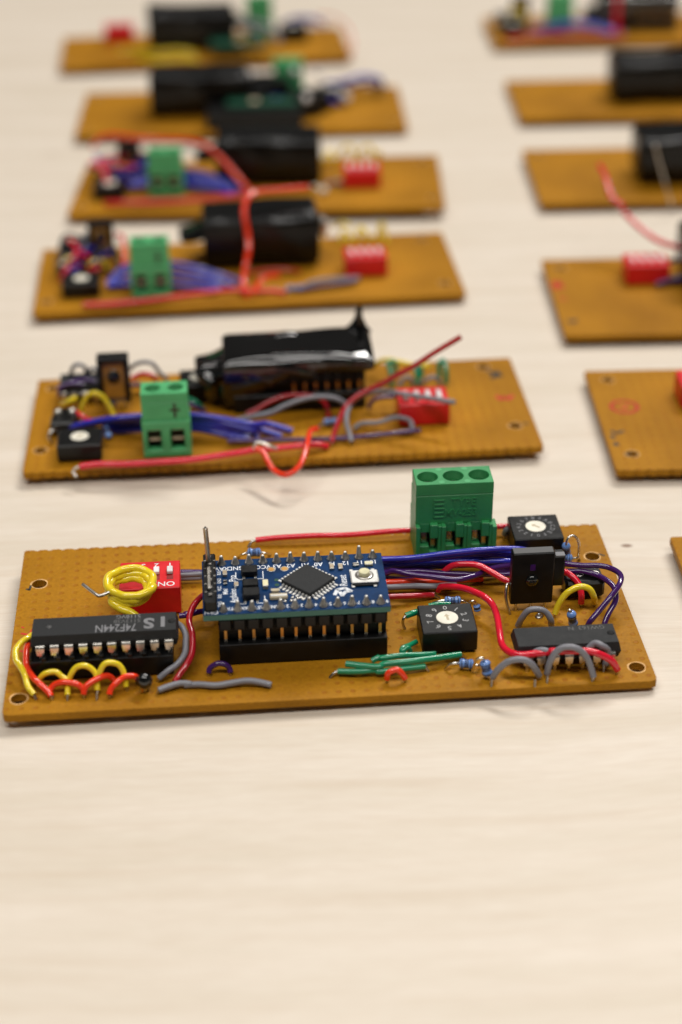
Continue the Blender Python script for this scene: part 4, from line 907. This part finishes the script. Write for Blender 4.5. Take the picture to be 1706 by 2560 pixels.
resistor(B, (18.10, 30.37, 1), (20.01, 30.35, 3), None, [(20.95, 29.62, 4)], .8)
B.part('bare_lead', MB().tube([(5.97, 12.85, 0.2), (5.23, 12.86, 1.6), (5.60, 13.61, 3), (6.44, 15.36, 2.6)], .36, 'tin', 8))

# ================================================================== board C: third
C_ = Board(-80.47, 421.59, 4.78, 47.19, 115.51, -0.13, -0.12, 'left column board with an upright orange-red wire bent over its black module')
substrate(C_, ((3.2, 8), (4.0, 42), (110.8, 8.0), (109, 42)), False, False)
rotary(C_, 7.6, 8.8, 4.2, 10.0, 8.6, digits=False)
terminal2(C_, 26.4, 7.2, 15.4, True)
opto(C_, 14.2, 31.5, 7.0, 2.0, 13.0, front=False)
ball_pins(C_, 5.4, 24.0, 6.0, 3.6)
dip_chip(C_, 5.6, 34.0, 5, 5.0, 7.0, L_=12.5, pins_back=False)
dip_switch(C_, 84.4, 14.8, 5.6, 11.5, 8.8, False, True, on=(1, 1, 1, 1), text=False)
wrapped_module(C_, 46.6, 24.0, 30.8, 17.3, 11.0, 4.2, spike=False, lobe=True, seed=5, pins=False, bulky=True)
C_.part('silver_tab', MB().ball((79.58, 31.10, 9), 1.4, 1.0, 3.0, 'tin', 10))
wire(C_, [(6.49, 20.02, 1), (7.72, 19.07, 3.4), (10.03, 25.64, 5.4), (11.47, 28.29, 6.4), (11.70, 27.56, 3)], 'w_red', .62)
wire(C_, [(6.80, 25.35, 2), (7.40, 26.87, 4), (9.40, 27.10, 4.6), (10.57, 28.91, 2)], 'w_yellow', .62)
wire(C_, [(11.59, 25.97, 1), (13.94, 22.06, 4), (16.38, 23.56, 4.6), (18.60, 26.72, 3), (18.98, 25.06, 1)], 'w_yellow', .62)
wire(C_, [(21.62, 38.01, 7), (23.60, 36.53, 6.4), (24.05, 28.89, 4), (23.49, 24.65, 2)], 'w_red', .6)
for k in (0, 1.4, 2.8, 4.2):
    wire(C_, [(19.5, 15.5 - .5 * k, 1.5), (24, 18.2 - 1.1 * k, 4.6 - .7 * k), (31, 18.6 - 1.5 * k, 5.6 - .9 * k), (40, 17.2 - 1.7 * k, 5.2 - .8 * k), (48, 15 - 1.6 * k, 3.4 - .5 * k), (57 - 2.4 * k, 12.8 - 1.4 * k, .8)], 'w_blue', .68)
wire(C_, [(13.46, 2.18, 1), (19.63, 1.08, 1.4), (27.15, 1.39, 1.4), (34.71, 2.70, 1.6), (43.28, 4.03, 1.8), (52.84, 4.88, 2), (58.55, 4.19, 2), (63.32, 4.22, 1.6), (67.13, 4.21, 0.9)], 'w_red', .68, 'down', 'down')
wire(C_, [(56.64, 3.11, 1), (56.11, 7.64, 2), (56.36, 11.61, 4), (57.35, 14.31, 6.5), (58.09, 17.38, 9.4), (58.05, 20.10, 13), (57.58, 21.76, 16.5), (57.69, 24.43, 18.6), (59.10, 27.53, 20), (61.93, 29.86, 20.5), (66.86, 29.85, 20.8), (75.76, 30.22, 21)], 'w_orange', .78, label='thick orange-red wire rising and bent right over the module')
wire(C_, [(58.47, 3.16, 1.4), (59.47, 4.77, 3), (61.15, 6.91, 4), (63.70, 9.78, 3.6), (65.71, 11.43, 3)], 'w_orange', .72)
wire(C_, [(71.08, 5.75, 1), (74.12, 7.36, 2), (78.12, 8.94, 2.2), (83.02, 9.49, 2), (87.66, 12.07, 1)], 'w_grey', .6)
wire(C_, [(70.08, 5.24, 1), (74.98, 6.19, 1.4), (80.88, 7.39, 1.4), (86.91, 9.46, 1.2)], 'w_purple', .55)
wire(C_, [(57.14, 15.30, 2.5), (61.59, 16.47, 2.6), (67.51, 17.18, 2.4), (71.99, 18.58, 1)], 'w_darkred', .5)
resistor(C_, (67.25, 5.87, 1.4), (71.81, 5.69, 1.4), None, [(73.12, 7.36, 0.5)])
for p in ([(85.28, 39.52, 0.8), (85.97, 41.15, 3.4), (87.46, 40.59, 3), (87.71, 39.22, 0.8)], [(89.34, 39.02, 0.8), (90.15, 39.18, 3.4), (91.32, 40.53, 5), (92.64, 38.50, 3), (93.15, 38.55, 0.8)], [(95.18, 38.30, 0.8), (95.97, 38.46, 3.4), (97.18, 40.00, 6), (98.12, 39.27, 3), (98.23, 37.92, 0.8)], [(84.41, 46.84, 3), (86.33, 44.84, 5), (88.27, 43.64, 4)]): wire(C_, p, 'w_yellow', .6)

for q in range(7):
    rr_ = random.Random(q + 90); pts = [(5 + rr_.uniform(0, 17), 20 + rr_.uniform(0, 20), 1 + rr_.uniform(0, 7)) for _ in range(5)]
    wire(C_, pts, ('w_purple', 'black', 'w_grey', 'w_blue', 'black', 'w_purple', 'w_red')[q], .55)
# ================================================================== board D: fourth
D_ = Board(-81.12, 496.68, -0.45, 48.98, 113.92, 0.58, -0.18, 'fourth board of the left column, with a red wire arching over its green terminal')
substrate(D_, ((3.2, 8), (4.0, 43), (110.8, 8.0), (109, 43)), False, False)
rotary(D_, 6.6, 12.2, 4.2, 9.6, 8.6, digits=False)
terminal2(D_, 23.8, 14.6, 14.0, False, flip=False)
dip_chip(D_, 5.0, 33.0, 5, 5.0, 7.0, L_=12.5, pins_back=False)
opto(D_, 12.5, 30.5, 7.0, 2.0, 11.0, front=False)
dip_switch(D_, 83.4, 17.4, 5.6, 11.5, 8.8, False, True, on=(1, 1, 1, 1), text=False)
wrapped_module(D_, 44.8, 20.5, 31.0, 17.3, 11.0, 4.2, spike=False, lobe=True, seed=8, pins=False, bulky=True)
wire(D_, [(10.43, 17.32, 4), (9.76, 19.92, 6), (8.75, 22.14, 7), (9.29, 28.61, 6)], 'w_red', .8)
wire(D_, [(11.52, 27.97, 5), (13.81, 28.27, 6), (14.33, 33.04, 5)], 'w_yellow', .7)
wire(D_, [(3.45, 40.84, 8), (6.56, 37.16, 12), (11.33, 35.80, 13), (19.60, 32.22, 13), (26.48, 30.59, 13), (34.55, 27.79, 13.4), (39.72, 25.06, 13), (43.76, 21.14, 11.6), (47.73, 16.67, 9), (51.57, 13.02, 5.6), (54.25, 11.31, 3), (55.76, 12.54, 1.4)], 'w_orange', .8, label='red wire arching high over the green terminal')
wire(D_, [(10.88, 6.57, 1), (18.14, 5.33, 1.6), (26.87, 4.73, 1.6), (35.50, 5.49, 1.8), (44.11, 6.58, 2), (52.19, 7.80, 2), (54.92, 7.61, 2)], 'w_red', .75)
for k in range(5):
    wire(D_, [(17, 22 - .7 * k, 2), (22, 23.4 - .9 * k, 4.4 - .6 * k), (30, 24.2 - 1.2 * k, 5.4 - .7 * k), (38, 22 - 1.2 * k, 5.2 - .8 * k), (46, 18.4 - 1.0 * k, 3.6 - .5 * k), (52 - k, 16.2 - 1.2 * k, 1)], 'w_blue', .62)
wire(D_, [(32.51, 35.49, 9), (35.76, 36.55, 8), (37.26, 36.70, 5)], 'w_grey', .6)
wire(D_, [(77.66, 16.72, 2), (82.07, 18.08, 2), (85.92, 18.81, 1.2)], 'w_purple', .65)
D_.part('capacitor', MB().ball((77.14, 12.11, 1.6), 1.5, 1.2, 1.2, 'dial', 8).ball((74.37, 14.78, 1.6), 1.0, .9, .9, 'tin', 8))
for p in ([(77.43, 41.16, 0.8), (78.05, 43.44, 3), (79.48, 45.17, 3), (80.01, 42.78, 0.8)], [(82.02, 42.63, 0.8), (83.27, 42.33, 5), (86.14, 42.70, 5.4), (87.19, 41.63, 1)], [(88.34, 42.16, 0.8), (89.56, 41.85, 5), (92.43, 42.55, 5), (93.49, 41.16, 1)], [(93.50, 41.77, 0.8), (94.68, 40.91, 4), (95.51, 41.62, 0.8)]): wire(D_, p, 'w_yellow', .62)
for p in ((15.75, 38.07, 8), (37.64, 25.24, 11), (15.69, 39.75, 6)): D_.part('glinting_lead_tip', MB().ball(p, .75, .75, .75, 'tin', 8))

for q in range(8):
    rr_ = random.Random(q + 50); pts = [(4 + rr_.uniform(0, 20), 20 + rr_.uniform(0, 20), 1 + rr_.uniform(0, 7)) for _ in range(5)]
    wire(D_, pts, ('w_purple', 'black', 'w_blue', 'w_red', 'black', 'w_purple', 'w_blue', 'black')[q], .6)
# ================================================================== board E: fifth
E_ = Board(-88.63, 574.33, 2.05, 50.72, 113.77, -0.17, 0.15, 'fifth board of the left column, blurred, its green terminal right of the black module')
substrate(E_, ((3.2, 8), (4.0, 44), (110.0, 8.0), (109, 44)), False, False)
wrapped_module(E_, 25.8, 16.5, 33.0, 18.5, 11.0, 4.2, spike=False, lobe=False, seed=11, pins=False, bulky=True)
E_.part('plug_in_card', MB().box(52, 76, 8.0, 16.0, 5.8, 7.0, 'pcbg', .1).box(60, 63, 10, 13, 7.01, 7.6, 'dialdark', .2))
E_.part('chip_socket', MB().box(45, 78, 2.5, 15, .3, 5.7, 'black', .2))
terminal2(E_, 68.5, 30.0, 15.5, False, flip=True)
rotary(E_, 84.0, 27.0, 5.5, 10.0, 9.0, digits=False)
rotary(E_, 76.0, 16.0, 5.0, 9.0, 9.0, digits=False)
E_.part('relay', MB().box(58.5, 74, 22, 32, .3, 11, 'black', .4))
E_.part('relay', MB().box(74, 84, 14, 24, .3, 8, 'black', .4))
wire(E_, [(86.95, 37.60, 5), (94.11, 33.24, 7), (99.72, 35.73, 8), (106.10, 35.48, 7), (107.51, 43.12, 2)], 'w_blue', 1.0)
wire(E_, [(90.61, 37.81, 3), (96.10, 37.11, 4), (102.66, 39.33, 4.6), (106.70, 45.03, 1)], 'w_purple', .9)
for k in range(4): wire(E_, [(60, 21 + k, 2), (68, 22 + 1.2 * k, 5), (78, 24 + k, 5.4), (88, 25 + k, 3), (92, 26 + k, 1)], 'w_blue', .62)
for p in ((75.94, 28.16, 12.5), (83.91, 24.09, 13), (79.22, 0.52, 11), (92.18, 10.18, 9), (60.70, 24.42, 13), (94.21, 26.45, 3)): E_.part('glinting_lead_tip', MB().ball(p, 1.3, 1.3, 1.3, 'slider', 8))  # white balls: blurred glints of metal tips put into the colour
E_.part('optical_sensor', MB().box(60, 67, 14.5, 22, .3, 8.5, 'black', .3))
E_.part('rotary_switch', MB().box(78, 88, 20, 28, .3, 6.0, 'black', .3))
dip_chip(E_, 66, 22.5, 5, 6.0, 7.0, L_=14, pins_back=False)

# ================================================================== board F: farthest in the left column
F_ = Board(-104.83, 658.81, 5.60, 46.50, 112.50, 0.00, 0.00, 'farthest board of the left column, with a blurred yellow wire along its front')
substrate(F_, ((3.2, 8), (4.0, 40), (109.0, 8.0), (108, 40)), False, False)
wrapped_module(F_, 35.0, 14.0, 33.0, 18, 12.0, 4.0, pins=False, bulky=True, spike=False, lobe=True, seed=14, lobe_right=True)
F_.part('plug_in_card', MB().box(58, 80, 3.5, 14.0, 4.4, 5.6, 'pcbg', .1).box(68, 71, 6, 9, 5.61, 6.2, 'dialdark', .2))
dip_switch(F_, 17.0, 33.5, 6.2, 11.5, 9.0, True, False, text=False)
wire(F_, [(22.52, 16.62, 1.5), (29.51, 15.49, 2), (37.41, 9.67, 2.2), (45.34, 10.29, 2.2), (52.17, 8.08, 1.5)], 'w_yellow', .85)
wire(F_, [(29.43, 7.23, 1.2), (37.25, 0.78, 1.6), (47.06, 1.80, 1.6), (52.87, 0.54, 1)], 'w_yellow', .7)
terminal2(F_, 74.0, 33.0, 16.0, False, flip=True)
rotary(F_, 86.5, 24.0, 6.0, 11.0, 9.0, digits=False)
wire(F_, [(89.52, 39.77, 4), (94.54, 37.05, 6), (100.41, 33.19, 6.4), (104.68, 35.20, 4)], 'w_blue', 1.1)
wire(F_, [(72.09, 20.26, 10), (78.78, 15.13, 10), (83.49, 12.48, 7), (85.24, 10.33, 4)], 'w_grey', 1.2)
wire(F_, [(68.89, 16.75, 10), (75.41, 9.77, 9), (79.21, 9.34, 5)], 'w_grey', .9)
wire(F_, [(102.56, 33.78, 8), (108.83, 24.46, 9), (112.58, 7.71, 8), (112.28, -3.57, 4), (111.49, -1.40, 1)], 'w_orange', .35)

# ================================================================== right column
def far_module_set(b, mx, my, term=True, seed=20, L_=33.0):
    wrapped_module(b, mx, my, L_, 18.0, 11.0, 4.2, spike=False, lobe=False, seed=seed, pins=False, bulky=True)
    if term: terminal2(b, 78, 6, 15.5, False); rotary(b, 94, 6, 4.5, 10, 9, digits=False)
R0 = Board(68.03, 251.06, 1.50, 50.50, 115.00, 0.00, 0.00, 'board at the right edge beside the sharp one, only a bare corner showing')
substrate(R0, ((7.5, 5.0), (7.5, 45.5), (111, 5), (111, 45.5)), False, False)
dip_switch(R0, 24.0, 28.0, 5.6, 11.5, 9, True, text=False); wrapped_module(R0, 42, 16, 33, 17.5, 11.3, 2.4, spike=False, lobe=False, seed=31)
terminal2(R0, 80, 36, 15.5, False)
R1 = Board(60.08, 329.98, 0.53, 50.73, 115.00, 0.00, 0.15, 'right column board with a red ring drawn above black ink marks')
ring = [(6.6 + 3.0 * math.cos(k * math.pi / 10), 30.9 + 3.2 * math.sin(k * math.pi / 10)) for k in range(21)]
substrate(R1, ((4.6, 7.6), (5.0, 45.5), (111, 5), (111, 45.5)), False, True,
    [(ring, .95, 'redink'), ([(5.6, 31.6), (6.6, 29.4), (7.4, 32.2)], .5, 'redink'), ([(1.70, 18.66, 0), (2.77, 17.60, 0), (4.31, 18.54, 0)], .9, 'ink'), ([(1.40, 16.33, 0), (1.74, 15.32, 0)], 1.0, 'ink'), ([(1.55, 12.69, 0), (1.96, 12.01, 0)], 1.2, 'ink'), ([(3.12, 7.31, 0), (4.30, 7.13, 0)], .5, 'ink')])
dip_switch(R1, 19.4, 29.0, 5.6, 11.5, 9.2, True, text=False)
far_module_set(R1, 40, 17, seed=33)
R2 = Board(57.57, 402.07, 0.53, 51.46, 115.00, 0.00, 0.30, 'right column board with a red switch block and a long curved red wire behind it')
substrate(R2, ((4.6, 45.0), (110, 45), (111, 6), (60, 46)), False, False,
    [([(0.86, 33.59, 0), (2.38, 35.42, 0), (3.36, 31.57, 0), (1.05, 30.74, 0), (2.99, 34.44, 0)], 1.3, 'redink'), ([(1.69, 24.21, 0), (3.01, 23.22, 0)], 1.0, 'redink'), ([(1.87, 9.03, 0), (3.15, 8.10, 0), (3.91, 9.80, 0)], 1.2, 'ink')])
dip_switch(R2, 20.6, 31.6, 5.6, 11.6, 9.0, False, True, on=(1, 1, 1, 1), text=False)
far_module_set(R2, 36.0, 24, seed=35)
wire(R2, [(17.62, 69.06, 21), (18.34, 64.08, 20), (18.65, 58.91, 18.5), (19.15, 53.88, 17), (21.75, 51.10, 15.5), (21.87, 54.60, 13.5), (23.96, 50.52, 12), (26.60, 45.47, 10.5), (30.03, 41.01, 9), (33.60, 39.86, 8), (38.09, 39.67, 7)], 'w_red', .75, label='long curved red wire reaching up and left off the board')
wire(R2, [(28.22, 29.31, 1), (30.87, 30.09, 1.6), (33.95, 30.88, 1.6), (37.68, 31.18, 1.4)], 'w_purple', .7)
wire(R2, [(32.08, 32.43, 1), (34.94, 32.26, 1.6), (38.05, 33.07, 1.4)], 'w_grey', .7)
wire(R2, [(33.50, 38.55, 4), (34.79, 36.96, 5), (38.08, 36.79, 5)], 'w_grey', .7)
R3 = Board(62.03, 499.89, 0.76, 51.11, 115.00, 0.00, 0.28, 'right column board with a thin upright bare lead ending in a bright tip')
substrate(R3, ((4.6, 45.0), (110, 45), (111, 6), (60, 46)), False, False)
far_module_set(R3, 32.6, 13, seed=37)
R3.part('bare_lead', MB().tube([(31.76, -8.40, 20), (33.58, -5.12, 15), (36.26, -2.73, 8), (38.32, -3.46, 2), (39.99, -1.05, -2.5)], .3, 'lead', 8).ball((31.76, -8.40, 20), .5, .5, .5, 'tin', 8), None, 'thin bare metal lead standing up with a shiny tip')
R4 = Board(64.36, 585.24, 1.34, 48.63, 115.00, 0.00, -0.33, 'second farthest right board, blurred, plain left part and black module at the picture edge')
substrate(R4, ((4.6, 43.0), (110, 43), (111, 6), (60, 44)), False, False)
far_module_set(R4, 35.5, 14.5, seed=39)
R5 = Board(63.67, 683.42, 1.50, 44.00, 115.50, 0.00, 0.00, 'farthest board of the right column, crowded with green, blue and red parts')
substrate(R5, ((4.6, 40.0), (110, 40), (111, 6), (60, 41)), False, False)
terminal2(R5, 22.5, 13.0, 15.5, False, flip=True)
rotary(R5, 4.0, 10.0, 5.0, 10, 9, digits=False)
dip_chip(R5, 3.0, 25.0, 5, 5.0, 7.0, L_=12.5, pins_back=False)
opto(R5, 10, 27, 7, 2, 12, front=False)
wrapped_module(R5, 43.5, 15, 32, 17.5, 11.5, 3, spike=False, lobe=False, seed=41)
for k in range(5): wire(R5, [(16, 14 - .8 * k, 2), (24, 12.6 - .8 * k, 4), (33, 12.4 - k, 5), (42, 10.6 - .9 * k, 4), (52 - k, 8.6 - .8 * k, 1)], 'w_blue', .75)
wire(R5, [(5, 4.5, 1), (18, 5, 1.6), (34, 5.2, 1.6), (52, 5.4, 1.2)], 'w_red', .75)
wire(R5, [(16, 10, 2), (20, 11, 3), (26, 9, 3), (30, 8, 1)], 'w_purple', .8)
wire(R5, [(49, 5, 2), (49.5, 8, 10), (49.5, 10, 16), (50, 12, 22)], 'w_red', 1.0)
wire(R5, [(8, 22, 6), (10, 20, 9), (13, 19, 8), (14, 18, 4)], 'w_yellow', .7)
dip_switch(R5, 84, 12, 5.6, 11.5, 9, True, text=False)
